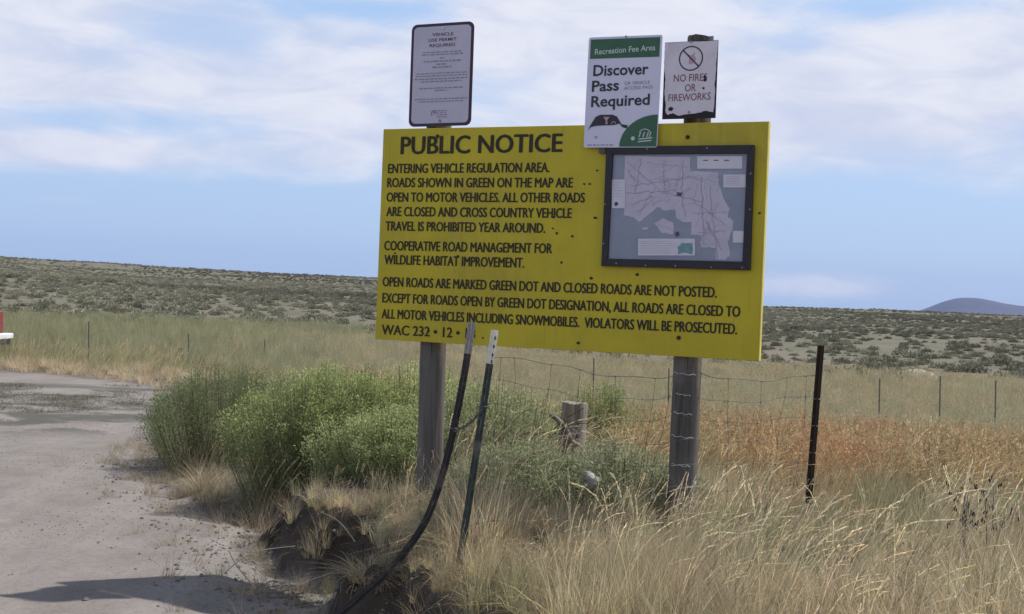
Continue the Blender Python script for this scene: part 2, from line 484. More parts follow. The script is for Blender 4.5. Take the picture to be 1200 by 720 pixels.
def mat_ground():
    m, g, bs, out = mat_new('earth')
    tc = g.add('ShaderNodeTexCoord'); P = tc.outputs['Object']
    at_ = g.add('ShaderNodeAttribute', attribute_name='col'); sp = g.add('ShaderNodeSeparateColor')
    g.link(at_.outputs['Color'], sp.inputs[0])
    road, far, strawy = sp.outputs
    n_big = g.noise(P, 0.35, 5, 0.6); n_mid = g.noise(P, 2.2, 6, 0.65); n_fine = g.noise(P, 24.0, 8, 0.75); n_grit = g.noise(P, 95.0, 4, 0.75)
    dirt = g.mix(g.ramp(n_mid, 0.3, 0.7), (0.165, 0.146, 0.131), (0.215, 0.193, 0.175))
    # wheel-packed tracks: long streaks along the road
    tv = g.mapping(P, (2.6, 0.16, 1), (0, 0, math.radians(-14)))
    n_tr = g.noise(tv, 1.0, 4, 0.55, 0.3)
    dirt = g.mix(g.math('MULTIPLY', g.ramp(n_tr, 0.4, 0.62), 0.55), dirt, (0.245, 0.224, 0.206))
    dirt = g.mix(g.math('MULTIPLY', g.ramp(n_fine, 0.46, 0.66), 0.55), dirt, (0.125, 0.105, 0.094))
    dirt = g.mix(g.math('MULTIPLY', g.ramp(n_grit, 0.52, 0.66), 0.55), dirt, (0.30, 0.28, 0.26))
    soil = g.mix(g.ramp(n_mid, 0.35, 0.7), (0.036, 0.028, 0.022), (0.080, 0.062, 0.048))  # earth brown, with the shade of the bank hollows darkened into it
    # far slope: pale bunchgrass, grey-green scrub and bare soil in patches
    fp = g.mapping(P, (0.05, 0.018, 0.0))
    n_f = g.noise(fp, 1.0, 7, 0.65, 0.3)
    fp2 = g.mapping(P, (0.35, 0.12, 0.0))
    n_f2 = g.noise(fp2, 1.0, 6, 0.7)
    fr = g.mix(g.ramp(n_f, 0.38, 0.62), (0.130, 0.126, 0.086), (0.155, 0.130, 0.100))
    fr = g.mix(g.math('MULTIPLY', g.ramp(n_f2, 0.45, 0.6), 0.65), fr, (0.092, 0.092, 0.068))
    fr = g.mix(g.math('MULTIPLY', g.ramp(n_f2, 0.33, 0.43, 1.0, 0.0), 0.55), fr, (0.20, 0.17, 0.135))
    fr = g.mix(g.math('MULTIPLY', g.ramp(g.noise(g.mapping(P, (0.11, 0.03, 0), (0, 0, 0), (4, 9, 0)), 1.0, 5, 0.6), 0.62, 0.70), 0.8), fr, (0.20, 0.172, 0.14))
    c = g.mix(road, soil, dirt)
    # low grey-green weeds creeping over the far bend of the road
    wn = g.noise(g.mapping(P, (0.62, 0.85, 1)), 1.0, 6, 0.62, 0.7)
    c = g.mix(g.math('MULTIPLY', g.math('MULTIPLY', strawy, g.ramp(g.math('ADD', wn, g.math('MULTIPLY', g.math('SUBTRACT', n_fine, 0.5), 0.35)), 0.46, 0.56)), 0.85), c, (0.070, 0.068, 0.056))
    c = g.mix(far, c, fr)
    g.link(c, bs.inputs['Base Color'])
    bs.inputs['Roughness'].default_value = 0.95
    bs.inputs['Specular IOR Level'].default_value = 0.15
    b = g.add('ShaderNodeBump'); b.inputs['Strength'].default_value = 0.55; b.inputs['Distance'].default_value = 0.02
    h = g.math('ADD', g.math('MULTIPLY', n_mid, 0.3), g.math('ADD', g.math('MULTIPLY', n_fine, 0.55), g.math('MULTIPLY', n_grit, 0.16)))
    g.link(h, b.inputs['Height']); g.link(b.outputs[0], bs.inputs['Normal'])
    return m
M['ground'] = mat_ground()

def build_ground():
    n = 760
    t = np.linspace(-1, 1, n)
    a = 0.95; B = math.asinh(8000 / a)
    gx = -1.0 + a * np.sinh(B * t); gy = 7.4 + a * np.sinh(B * t)
    X, Y = np.meshgrid(gx, gy)
    zz, s2 = terrain(X.ravel(), Y.ravel(), True)
    V = np.stack([X.ravel(), Y.ravel(), zz], 1)
    r = np.hypot(X, Y).ravel()
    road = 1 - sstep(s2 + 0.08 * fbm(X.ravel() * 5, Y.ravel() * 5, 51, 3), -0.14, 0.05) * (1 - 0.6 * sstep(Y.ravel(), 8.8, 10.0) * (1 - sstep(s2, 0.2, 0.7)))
    far = sstep(r, 30, 42)
    az = np.arctan2(X.ravel(), np.maximum(Y.ravel(), .01))
    weed = sstep(Y.ravel(), 13.2, 14.8) * (1 - sstep(Y.ravel(), 20.5, 22)) * (s2 < 0.3)
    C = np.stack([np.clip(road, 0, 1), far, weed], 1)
    idx = np.arange(n * n).reshape(n, n)
    Q = np.stack([idx[:-1, :-1], idx[:-1, 1:], idx[1:, 1:], idx[1:, :-1]], -1).reshape(-1, 4)
    isroad = (s2[Q].mean(1) < 0.0)
    for nm, mask in (('ground', ~isroad), ('dirt_road', isroad)):
        q = Q[mask]
        u, inv = np.unique(q, return_inverse=True)
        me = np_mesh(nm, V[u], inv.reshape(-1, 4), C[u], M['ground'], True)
        o = bpy.data.objects.new(nm, me); COL.objects.link(o); o['kind'] = 'structure'
build_ground()

def build_hill():
    # blue butte on the skyline, six kilometres off
    nx, ny = 90, 40
    x = np.linspace(1850, 3700, nx); y = np.linspace(5600, 7000, ny)
    X, Y = np.meshgrid(x, y)
    px = 600 + 1500 * X / 6000.0
    prof = np.interp(px, [1070, 1085, 1098, 1108, 1120, 1132, 1144, 1160, 1180, 1200, 1240, 1300, 1400, 1500], [-12, 2, 24, 46, 70, 85, 92, 90, 78, 68, 58, 40, 10, -14])
    k = np.exp(-((Y - 6150) / 330) ** 2)
    Zz = (prof + 14) * k - 14 + fbm(X / 120, Y / 120, 3) * 5 * k
    idx = np.arange(nx * ny).reshape(ny, nx)
    Q = np.stack([idx[:-1, :-1], idx[:-1, 1:], idx[1:, 1:], idx[1:, :-1]], -1).reshape(-1, 4)
    m = mat_paint('far_hill', (0.045, 0.042, 0.06), 0.95, 0.3, 0.01)
    me = np_mesh('hill', np.stack([X.ravel(), Y.ravel(), Zz.ravel()], 1), Q, None, m, True)
    o = bpy.data.objects.new('hill', me); COL.objects.link(o); o['kind'] = 'structure'
build_hill()

def build_haze():
    mb = MB(); mb.box((0, 0, 120), (17000, 17000, 290))
    m = bpy.data.materials.new('haze'); nt = new_tree(m); g = N(nt)
    out = g.add('ShaderNodeOutputMaterial'); pv = g.add('ShaderNodeVolumePrincipled')
    pv.inputs['Color'].default_value = (0.42, 0.58, 1.0, 1); pv.inputs['Density'].default_value = 0.00006
    pv.inputs['Anisotropy'].default_value = 0.0
    g.link(pv.outputs[0], out.inputs['Volume'])
    o = mb.build('haze', m); o['kind'] = 'stuff'
    o.display_type = 'WIRE'
    tag(o, 'thin bluish summer haze over the plain', 'haze')
build_haze()

# ------------------------------------------------------------------ lettering and flat graphics
_deps = None
def glyphs(body, bold=0.0):
    cu = bpy.data.curves.new('t', 'FONT'); cu.body = body; cu.offset = bold
    cu.resolution_u = 3
    ob = bpy.data.objects.new('t', cu); COL.objects.link(ob)
    bpy.context.view_layer.update()
    dg = bpy.context.evaluated_depsgraph_get()
    me = bpy.data.meshes.new_from_object(ob.evaluated_get(dg))
    v = [tuple(p.co) for p in me.vertices]; f = [tuple(p.vertices) for p in me.polygons]
    bpy.data.objects.remove(ob); bpy.data.curves.remove(cu); bpy.data.meshes.remove(me)
    return np.array(v), f
_cap = {}
def cap_h(bold):
    if bold not in _cap:
        v, f = glyphs('H', bold); _cap[bold] = (v[:, 1].min(), v[:, 1].max())
    return _cap[bold]

class Plane:
    """a flat sign face: origin o, axis a to the right, axis b up, normal n towards the reader"""
    def __init__(s, o, a, b):
        s.o = Vector(o); s.a = Vector(a).normalized(); s.b = Vector(b).normalized(); s.n = s.a.cross(s.b).normalized()
    def P(s, u, v, h=0.0):
        return s.o + s.a * u + s.b * v + s.n * h
    def hit(s, px, py):
        d = ray(px, py); t = (s.o - EYE).dot(s.n) / d.dot(s.n); q = EYE + d * t - s.o
        return q.dot(s.a), q.dot(s.b)
    def poly(s, mb, pts, h):
        mb.add([s.P(u, v, h) for u, v in pts], [tuple(range(len(pts)))])
    def rect(s, mb, u0, v0, u1, v1, h):
        s.poly(mb, [(u0, v0), (u1, v0), (u1, v1), (u0, v1)], h)
    def slab(s, mb, pts, h0, h1):
        n = len(pts)
        mb.add([s.P(u, v, h1) for u, v in pts] + [s.P(u, v, h0) for u, v in pts],
               [tuple(range(n)), tuple(range(2 * n - 1, n - 1, -1))] + [(i, n + i, n + (i + 1) % n, (i + 1) % n) for i in range(n)])
    def text(s, mb, body, u0, v0, u1, v1, capv, bold, h):
        """baseline from (u0,v0) to (u1,v1), capital height capv"""
        v, f = glyphs(body, bold); lo, hi = cap_h(bold)
        x0, x1 = v[:, 0].min(), v[:, 0].max()
        t = (v[:, 0] - x0) / (x1 - x0)
        U = u0 + t * (u1 - u0); Vv = v0 + t * (v1 - v0) + (v[:, 1] - lo) / (hi - lo) * capv
        mb.add([s.P(a, b, h) for a, b in zip(U, Vv)], f)
    def strip(s, mb, pts, w, h):
        for (a, b), (c, d) in zip(pts[:-1], pts[1:]):
            L = math.hypot(c - a, d - b)
            if L < 1e-6: continue
            nx, ny = -(d - b) / L * w / 2, (c - a) / L * w / 2
            s.poly(mb, [(a - nx, b - ny), (c - nx, d - ny), (c + nx, d + ny), (a + nx, b + ny)], h)
    def disc(s, mb, u, v, r, h, n=20, sx=1.0):
        s.poly(mb, [(u + math.cos(2 * math.pi * k / n) * r * sx, v + math.sin(2 * math.pi * k / n) * r) for k in range(n)], h)
    def ring(s, mb, u, v, r0, r1, h, n=40, a0=0.0, a1=2 * math.pi):
        for k in range(n):
            p, q = a0 + (a1 - a0) * k / n, a0 + (a1 - a0) * (k + 1) / n
            s.poly(mb, [(u + math.cos(p) * r0, v + math.sin(p) * r0), (u + math.cos(p) * r1, v + math.sin(p) * r1),
                        (u + math.cos(q) * r1, v + math.sin(q) * r1), (u + math.cos(q) * r0, v + math.sin(q) * r0)], h)
    def small_print(s, mb, u0, u1, v, hgt, h, ragged=0.0, seed=1):
        rr = random.Random(seed); u = u0
        while u < u1:
            w = rr.uniform(0.012, 0.032)
            s.rect(mb, u, v, min(u + w, u1), v + hgt * rr.uniform(0.75, 1.0), h); u += w + 0.006

YAW = -0.4203
AX = Vector((math.cos(YAW), math.sin(YAW), 0)); UPV = Vector((0, 0, 1))
BC = Vector((0.238, 6.975, 1.942)); BW, BH = 2.244, 1.22
board = Plane(BC, AX, UPV)                   # board.n points at the reader
ground_mid = Z(BC.x, BC.y)

# ------------------------------------------------------------------ the yellow notice sign
def pole_part(name, thing, mat, base, top, r0, r1, seed):
    rr = random.Random(seed); mb = MB()
    base = Vector(base); top = Vector(top); n = 18; K = 24
    lobes = [rr.uniform(-0.035, 0.035) for _ in range(n)]
    for i in range(K + 1):
        t = i / K; c = base.lerp(top, t); r = r0 + (r1 - r0) * t
        if i == K: r *= 0.96
        for k in range(n):
            w = 2 * math.pi * k / n
            q = r * (1 + lobes[k] + rr.uniform(-0.012, 0.012))
            mb.v.append((c.x + math.cos(w) * q, c.y + math.sin(w) * q, c.z + (rr.uniform(-0.006, 0.006) if i == K else 0)))
    for i in range(K):
        for k in range(n):
            mb.f.append((i * n + k, i * n + (k + 1) % n, (i + 1) * n + (k + 1) % n, (i + 1) * n + k))
    mb.f.append(tuple(K * n + k for k in range(n)))
    o = mb.build(name, mat, thing, True)
    md = o.modifiers.new('edges', 'EDGE_SPLIT'); md.split_angle = math.radians(50)
    return o

def build_notice():
    T = Thing('notice_sign', 'large yellow board lettered PUBLIC NOTICE in black, standing on two wooden posts', 'sign', (BC.x, BC.y, ground_mid), YAW)
    mb = MB()
    w, h = BW / 2, BH / 2
    board.slab(mb, [(-w, -h), (w, -h), (w, h), (-w, h)], -0.036, 0.0)
    face = mb.build('board', M['yellow'], T, bevel=0.0025)
    mb = MB(); mb.box(board.P(w + 0.0035, 0, -0.018), (0.006, 0.036, BH), Matrix.Rotation(YAW, 3, 'Z')); o = mb.build('sunlit_edge', M['sunlit_yellow'], T); o.parent = face  # added strip, coloured lighter as if the sun caught the board's edge
    # lettering, one child per line
    def line(body, p0, p1, cap_px, bold=0.018):
        u0, v0 = board.hit(*p0); u1, v1 = board.hit(*p1)
        uu, vv = board.hit(p0[0], p0[1] - cap_px)
        m = MB(); e = 0.0046 if cap_px > 15 else 0.0024
        for q, (du, dv) in enumerate(((0, 0), (-e, 0), (e, 0), (0, e * .6))):
            board.text(m, body, u0 + du, v0 + dv, u1 + du, v1 + dv, vv - v0, 0.0, 0.0016 + q * 0.0003)
        o = m.build('lettering', M['ink'], T); o.parent = face
        return o
    line('PUBLIC NOTICE', (470, 181), (658.4, 178.3), 20, 0.035)
    line('ENTERING VEHICLE REGULATION AREA.', (455, 203.2), (643.6, 202), 10.6)
    line('ROADS SHOWN IN GREEN ON THE MAP ARE', (454, 219.6), (671, 220), 10.6)
    line('OPEN TO MOTOR VEHICLES. ALL OTHER ROADS', (453.3, 236.6), (685, 237.6), 10.6)
    line('ARE CLOSED AND CROSS COUNTRY VEHICLE', (453, 253.4), (669.7, 255.8), 10.6)
    line('TRAVEL IS PROHIBITED YEAR AROUND.', (452, 270.4), (638.6, 273.2), 10.6)
    line('COOPERATIVE ROAD MANAGEMENT FOR', (450.6, 293.4), (646.7, 297.2), 10.8)
    line('WILDLIFE HABITAT IMPROVEMENT.', (450.6, 309.8), (614, 314.0), 10.8)
    line('OPEN ROADS ARE MARKED GREEN DOT AND CLOSED ROADS ARE NOT POSTED.', (448.7, 335.6), (839.6, 349.0), 10.8)
    line('EXCEPT FOR ROADS OPEN BY GREEN DOT DESIGNATION, ALL ROADS ARE CLOSED TO', (448.3, 354.6), (867, 371.6), 10.8)
    line('ALL MOTOR VEHICLES INCLUDING SNOWMOBILES.  VIOLATORS WILL BE PROSECUTED.', (447.5, 373.2), (863.4, 392.0), 10.8)
    line('WAC 232 \u2022 12 \u2022 18', (447.5, 392), (556.5, 397.0), 11.2, 0.024)
    # bolt heads and weather pits in the face
    for px, py in ((513, 160), (806, 161), (795.5, 396)):
        u, v = board.hit(px, py); m = MB()
        m.tube([board.P(u, v, 0.0), board.P(u, v, 0.006)], 0.011, 8)
        o = m.build('bolt', M['steel_rust'], T); o.parent = face
    m = MB(); rr = random.Random(4)
    for px, py, r in ((685, 216, 1.7), (691.5, 216, 1.7), (697.7, 255.6, 2.2), (671, 277, 2), (692.6, 326, 2.3), (658, 308, 1.8), (648, 268, 1.8), (652.6, 273.5, 2.0), (678, 402, 2.4), (747, 322, 2.2), (648, 254.8, 1.8),
                      (537, 300, 1.5), (566, 396, 1.6), (700, 200, 1.6), (890, 250, 1.6), (700, 165, 1.5), (463, 297, 1.6), (731, 364, 2.4), (502, 388, 1.8)):
        u, v = board.hit(px, py)
        board.poly(m, [(u + math.cos(a) * r * 0.0044 * rr.uniform(.7, 1.4), v + math.sin(a) * r * 0.0036 * rr.uniform(.6, 1.2)) for a in np.linspace(0, 2 * math.pi, 9)[:-1]], 0.0022)
    o = m.build('weather_spots', M['steel_rust'], T); o.parent = face
    # posts behind the board
    for k, (pxb, pyb, pxt, pyt, ztop) in enumerate(((503, 585, 517, 60, 3.05), (799, 590, 821, 44, None))):
        pl = Plane(BC - board.n * 0.116, AX, UPV)
        ub, vb = pl.hit(pxb, pyb); ut, vt = pl.hit(pxt, pyt)
        b = pl.P(ub, vb); t = pl.P(ut, vt)
        d = (t - b) / (t.z - b.z)
        gz = Z(b.x, b.y) - 0.12
        b2 = b + d * (gz - b.z)
        pole_part('post', T, M['wood'], b2, t, 0.076, 0.071, 11 + k)
    return T
notice = build_notice()

def build_map():
    pl = Plane(board.P(0, 0, 0.004), AX, UPV)
    c = pl.hit(795.7, 243)
    T = Thing('framed_map', 'road map in a dark frame screwed to the right side of the yellow notice board', 'map', pl.P(c[0], pl.hit(795, 315)[1]), YAW)
    out = [pl.hit(*p) for p in ((706, 312), (880, 317), (885, 170.5), (712, 172.5))]
    inn = [pl.hit(*p) for p in ((713.5, 303.5), (871, 307), (876.5, 180.5), (719.5, 181.5))]
    mb = MB()
    for i in range(4):
        j = (i + 1) % 4
        pl.slab(mb, [out[i], out[j], inn[j], inn[i]], 0.0, 0.022)
    fr = mb.build('frame', M['frame_dark'], T, bevel=0.002)
    rr = random.Random(3)
    for px, py in ((881, 204), (880, 246), (709, 286), (724, 309), (758, 311.5), (793, 312), (835, 313.5), (871, 314), (711, 240), (760, 175.5), (830, 174.5)):
        u, v = pl.hit(px, py); m = MB(); m.tube([pl.P(u, v, 0.0225), pl.P(u, v, 0.026)], 0.0042, 8)
        o = m.build('screw', M['galv'], T); o.parent = fr
    mb = MB(); pl.slab(mb, inn, 0.001, 0.006)
    sheet = mb.build('map_sheet', M['map_water'], T)
    def Zp(x, y):  # photo-zoom coordinates used while measuring the map
        return pl.hit(700 + x / 4.235, 160 + y / 4.235)
    rr = random.Random(8)
    def rough(poly, n=7, amp=0.0035):
        o = []
        for (a, b), (c, d) in zip(poly, poly[1:] + poly[:1]):
            for k in range(n):
                t = k / n
                o.append((a + (c - a) * t + rr.uniform(-amp, amp) * (k > 0), b + (d - b) * t + rr.uniform(-amp, amp) * (k > 0)))
        return o
    land = [Zp(*p) for p in ((140, 97), (465, 103), (465, 175), (600, 178), (605, 240), (640, 330), (660, 360), (650, 400), (680, 420), (670, 470), (650, 520), (660, 590), (640, 612),
            (590, 612), (590, 555), (515, 550), (515, 495), (465, 490), (470, 425), (430, 428), (395, 405), (385, 362), (345, 372), (300, 352), (262, 385), (212, 425), (180, 400), (135, 395))]
    mb = MB(); L = rough(land, 5)
    pl.poly(mb, L, 0.0075)
    pl.poly(mb, rough([Zp(*p) for p in ((285, 432), (330, 407), (380, 430), (380, 485), (320, 480))], 6, 0.004), 0.0075)
    pl.poly(mb, rough([Zp(*p) for p in ((225, 452), (255, 450), (252, 462), (228, 464))], 3, 0.003), 0.0075)
    o = mb.build('land_area', M['map_land'], T); o.parent = sheet
    mb = MB()
    def wig(p0, p1, n=10, amp=5):
        return [Zp(p0[0] + (p1[0] - p0[0]) * k / n + rr.uniform(-amp, amp), p0[1] + (p1[1] - p0[1]) * k / n + rr.uniform(-amp, amp)) for k in range(n + 1)]
    for p0, p1 in (((150, 130), (330, 280)), ((330, 275), (520, 330)), ((150, 280), (400, 270)), ((220, 120), (190, 280)), ((330, 110), (335, 270)), ((430, 120), (420, 290)), ((170, 250), (460, 200)),
                   ((190, 380), (300, 300)), ((450, 200), (600, 230)), ((520, 200), (530, 540)), ((470, 380), (650, 380)), ((560, 250), (600, 600)), ((420, 300), (440, 400)), ((480, 320), (640, 440)),
                   ((500, 480), (640, 470)), ((540, 420), (620, 560)), ((240, 130), (450, 150)), ((290, 250), (210, 390)), ((170, 340), (280, 300)), ((600, 330), (540, 480)), ((300, 440), (370, 460))):
        pl.strip(mb, wig(p0, p1), rr.choice((0.0016, 0.0022, 0.0030)), 0.0088)
    for k in range(110):
        x0, y0 = rr.uniform(160, 600), rr.uniform(115, 560)
        if y0 > 390 - (x0 < 460) * 40 and x0 < 480: continue
        a = rr.uniform(0, 6.28); L_ = rr.uniform(40, 110)
        x1, y1 = min(630, max(150, x0 + L_ * math.cos(a))), min(590, max(110, y0 + L_ * math.sin(a)))
        if y1 > 340 and x1 < 480 or (x1 > 470 and y1 < 180): continue
        pl.strip(mb, wig((x0, y0), (x1, y1), 6, 4), rr.choice((0.0010, 0.0014, 0.0018)), 0.0084)
    o = mb.build('road_lines', M['map_line'], T); o.parent = sheet
    for k, (x0, y0, x1, y1) in enumerate(((75, 215, 140, 358), (498, 100, 722, 162), (628, 190, 738, 255), (205, 508, 488, 592), (675, 470, 728, 528))):
        mb = MB(); pl.poly(mb, [Zp(x0, y1), Zp(x1, y1), Zp(x1, y0), Zp(x0, y0)], 0.0098)
        o = mb.build('legend_box', M['map_box'], T); o.parent = sheet
    mb = MB()
    for k in range(6):
        for (x0, x1, y) in ((82, 132, 228 + k * 14), (640, 725, 202 + k * 8), (215, 385, 522 + k * 11)):
            pl.strip(mb, [Zp(x0, y), Zp(x1 - rr.uniform(0, 25), y)], 0.0011, 0.0108)
    o = mb.build('small_print', M['grey_ink'], T); o.parent = sheet
    mb = MB()
    for x in (528, 580, 632): pl.strip(mb, [Zp(x, 120), Zp(x + 24, 120)], 0.005, 0.0108)
    pl.disc(mb, *Zp(97, 336), 0.011, 0.0108); pl.poly(mb, rough([Zp(*p) for p in ((388, 478), (405, 474), (408, 494), (392, 497))], 3), 0.0108)
    pl.poly(mb, rough([Zp(*p) for p in ((395, 275), (425, 280), (420, 297), (395, 295))], 3), 0.0094)
    o = mb.build('dark_marks', M['map_dark'], T); o.parent = sheet
    mb = MB(); pl.poly(mb, rough([Zp(*p) for p in ((402, 585), (430, 578), (474, 586), (476, 530), (430, 528), (402, 545))], 4), 0.0108)
    o = mb.build('inset_map', M['map_teal'], T); o.parent = sheet
    return T
build_map()

def rounded(u0, v0, u1, v1, r, n=5):
    p = []
    for cx, cy, a in ((u1 - r, v0 + r, -90), (u1 - r, v1 - r, 0), (u0 + r, v1 - r, 90), (u0 + r, v0 + r, 180)):
        for k in range(n + 1):
            w = math.radians(a + 90 * k / n); p.append((cx + math.cos(w) * r, cy + math.sin(w) * r))
    return p

def sign_plane(px_c, off, roll):
    base = Plane(board.P(0, 0, off), AX, UPV)
    u, v = base.hit(*px_c)
    a = AX * math.cos(roll) + UPV * math.sin(roll); b = UPV * math.cos(roll) - AX * math.sin(roll)
    return Plane(base.P(u, v), a, b)

def build_permit():
    pl = sign_plane((517.5, 87.5), 0.002, 0.006)
    l = pl.hit(480.8, 88)[0]; r = pl.hit(553.8, 86)[0]; t = pl.hit(519, 27.2)[1]; b = pl.hit(515.5, 148)[1]
    T = Thing('permit_sign', 'tall grey sign with plum rounded border above the left end of the yellow board', 'sign', pl.P(0, b), YAW)
    mb = MB(); pl.slab(mb, rounded(l, b, r, t, 0.035), -0.004, 0.0)
    mb.build('border', M['purple'], T)
    mb = MB(); e = 0.017; pl.poly(mb, rounded(l + e, b + e, r - e, t - e, 0.026), 0.0015)
    face = mb.build('panel', M['sign_white'], T)
    W = r - l; H = t - b
    mb = MB()
    for k, (tx, w_) in enumerate((('VEHICLE', .34), ('USE PERMIT', .45), ('REQUIRED', .41))):
        y = t - H * (0.125 + 0.052 * k)
        pl.text(mb, tx, -W * w_ / 2, y, W * w_ / 2, y, H * 0.030, 0.01, 0.003)
    o = mb.build('lettering', M['purple_ink'], T); o.parent = face
    mb = MB(); sd = 0
    for y, w_, hh in ((.285, .62, .011), (.308, .66, .011), (.345, .07, .013), (.375, .60, .014), (.405, .16, .013), (.433, .30, .014), (.49, .80, .011), (.515, .82, .011), (.545, .86, .013), (.57, .66, .012),
                   (.635, .70, .012), (.658, .20, .012), (.74, .84, .011), (.765, .72, .011)):
        sd += 1; pl.small_print(mb, -W * w_ / 2, W * w_ / 2, t - H * y, H * hh, 0.003, seed=sd)
    o = mb.build('small_print', M['grey_ink'], T); o.parent = face
    mb = MB(); cy = t - H * 0.875; cx = -W * 0.10
    pl.ring(mb, cx, cy, 0.012, 0.019, 0.003, 16, math.radians(20), math.radians(230)); pl.disc(mb, cx + .006, cy + .008, 0.011, 0.0034, 12)
    for k in range(4): pl.small_print(mb, cx + 0.02, cx + 0.085, cy + 0.012 - k * 0.012, 0.006, 0.003, seed=30 + k)
    o = mb.build('emblem', M['grey_ink'], T); o.parent = face
    m = MB(); m.tube([pl.P(0.0, t - 0.03, 0.001), pl.P(0, t - 0.03, 0.007)], 0.008, 10); m.build('bolt', M['wire_bright'], T)
    m = MB(); m.tube([pl.P(-0.0, b + 0.03, 0.001), pl.P(0, b + 0.03, 0.007)], 0.008, 10); m.build('bolt', M['galv'], T)
build_permit()

def build_discover():
    pl = sign_plane((730, 108.3), 0.030, -0.010)
    l = pl.hit(687, 109)[0]; r = pl.hit(773.3, 106)[0]; t = pl.hit(733.8, 42.5)[1]; b = pl.hit(726.5, 173)[1]
    T = Thing('pass_sign', 'white and green sign reading Discover Pass Required over the top edge of the yellow board', 'sign', pl.P(0, b), YAW)
    mb = MB(); pl.slab(mb, rounded(l, b, r, t, 0.012), -0.003, 0.0); face = mb.build('panel', M['sign_white2'], T)
    def Zq(x, y): return pl.hit(676 + x / 4.8, 30 + y / 4.8)
    W = r - l; H = t - b; e = 0.012
    mb = MB(); pl.rect(mb, l + e, t - H * .195, r - e, t - e, 0.0016); hd = mb.build('header', M['green_sign'], T)
    mb = MB(); u0, v0 = Zq(102, 166); u1, v1 = Zq(442, 140); pl.text(mb, 'Recreation Fee Area', u0, v0, u1, v1, H * 0.052, 0.012, 0.003)
    o = mb.build('lettering', M['white_ink'], T); o.parent = hd
    for tx, p0, p1, cp in (('Discover', (92, 286), (402, 275), 62), ('Pass', (84, 374), (236, 366), 62), ('Required', (80, 460), (409, 447), 62)):
        mb = MB(); u0, v0 = Zq(*p0); u1, v1 = Zq(*p1); c = Zq(p0[0], p0[1] - cp)[1] - v0
        pl.text(mb, tx, u0, v0, u1, v1, c, 0.02, 0.002); o = mb.build('lettering', M['navy_ink'], T); o.parent = face
    mb = MB()
    for tx, p0, p1 in (('OR VEHICLE', (268, 335), (410, 328)), ('ACCESS PASS', (266, 362), (425, 355))):
        u0, v0 = Zq(*p0); u1, v1 = Zq(*p1); pl.text(mb, tx, u0, v0, u1, v1, H * 0.028, 0.0, 0.002)
    o = mb.build('lettering', M['grey_ink'], T); o.parent = face
    # car pictogram: dark windscreen with a pass hanging from the mirror
    mb = MB()
    pl.poly(mb, [Zq(*p) for p in ((62, 590), (78, 560), (105, 516), (130, 503), (200, 502), (225, 512), (252, 556), (288, 562), (280, 580), (255, 572), (240, 552), (215, 560), (110, 565), (80, 572))], 0.002)
    car = mb.build('car_pictogram', M['navy_ink'], T); car.parent = face
    mb = MB(); pl.poly(mb, [Zq(*p) for p in ((150, 515), (185, 515), (172, 535), (174, 556), (162, 556), (163, 535))], 0.003); pl.ring(mb, *Zq(207, 555), 0.010, 0.014, 0.003, 14, 0, math.pi)
    o = mb.build('hang_tag', M['pink_ink'], T); o.parent = face
    # green quarter corner with a pale emblem
    mb = MB(); cu, cv = r - 0.004, b + 0.004; R1 = W * 0.50; R2 = H * 0.285
    pl.poly(mb, [(cu, cv)] + [(cu - R1 * math.cos(a), cv + R2 * math.sin(a)) for a in np.linspace(0, math.pi / 2, 14)], 0.0016)
    gc = mb.build('green_corner', M['green_sign'], T)
    mb = MB(); pl.disc(mb, *Zq(316, 636), 0.011, 0.003)
    ec = Zq(382, 622); pl.ring(mb, ec[0], ec[1], 0.034, 0.038, 0.003, 16, 0.3, 2.6)
    for x0, x1, y in ((348, 425, 640), (345, 420, 655)): pl.strip(mb, [Zq(x0, y), Zq(x1, y - 8)], 0.006, 0.003)
    for x in (350, 372, 394, 408): pl.strip(mb, [Zq(x, 628), Zq(x + 10, 600)], 0.006, 0.003)
    o = mb.build('emblem', M['white_ink'], T); o.parent = gc
    mb = MB(); u0, v0 = Zq(58, 676); u1, _ = Zq(205, 670); pl.small_print(mb, u0, u1, v0, 0.006, 0.002, seed=77)
    o = mb.build('small_print', M['grey_ink'], T); o.parent = face
    for p in ((108, 628), (278, 63)):
        u, v = Zq(*p); m = MB(); m.tube([pl.P(u, v, 0.0018), pl.P(u, v, 0.006)], 0.006, 8); m.build('screw', M['galv'], T)
    # two battens that carry the sign off the board
    m = MB()
    for uu in (l + W * .25, r - W * .25):
        m.box(pl.P(uu, b + 0.10, -0.017), (0.035, 0.024, 0.26), Matrix.Rotation(YAW, 3, 'Z'))
    m.build('batten', M['wood'], T)
build_discover()

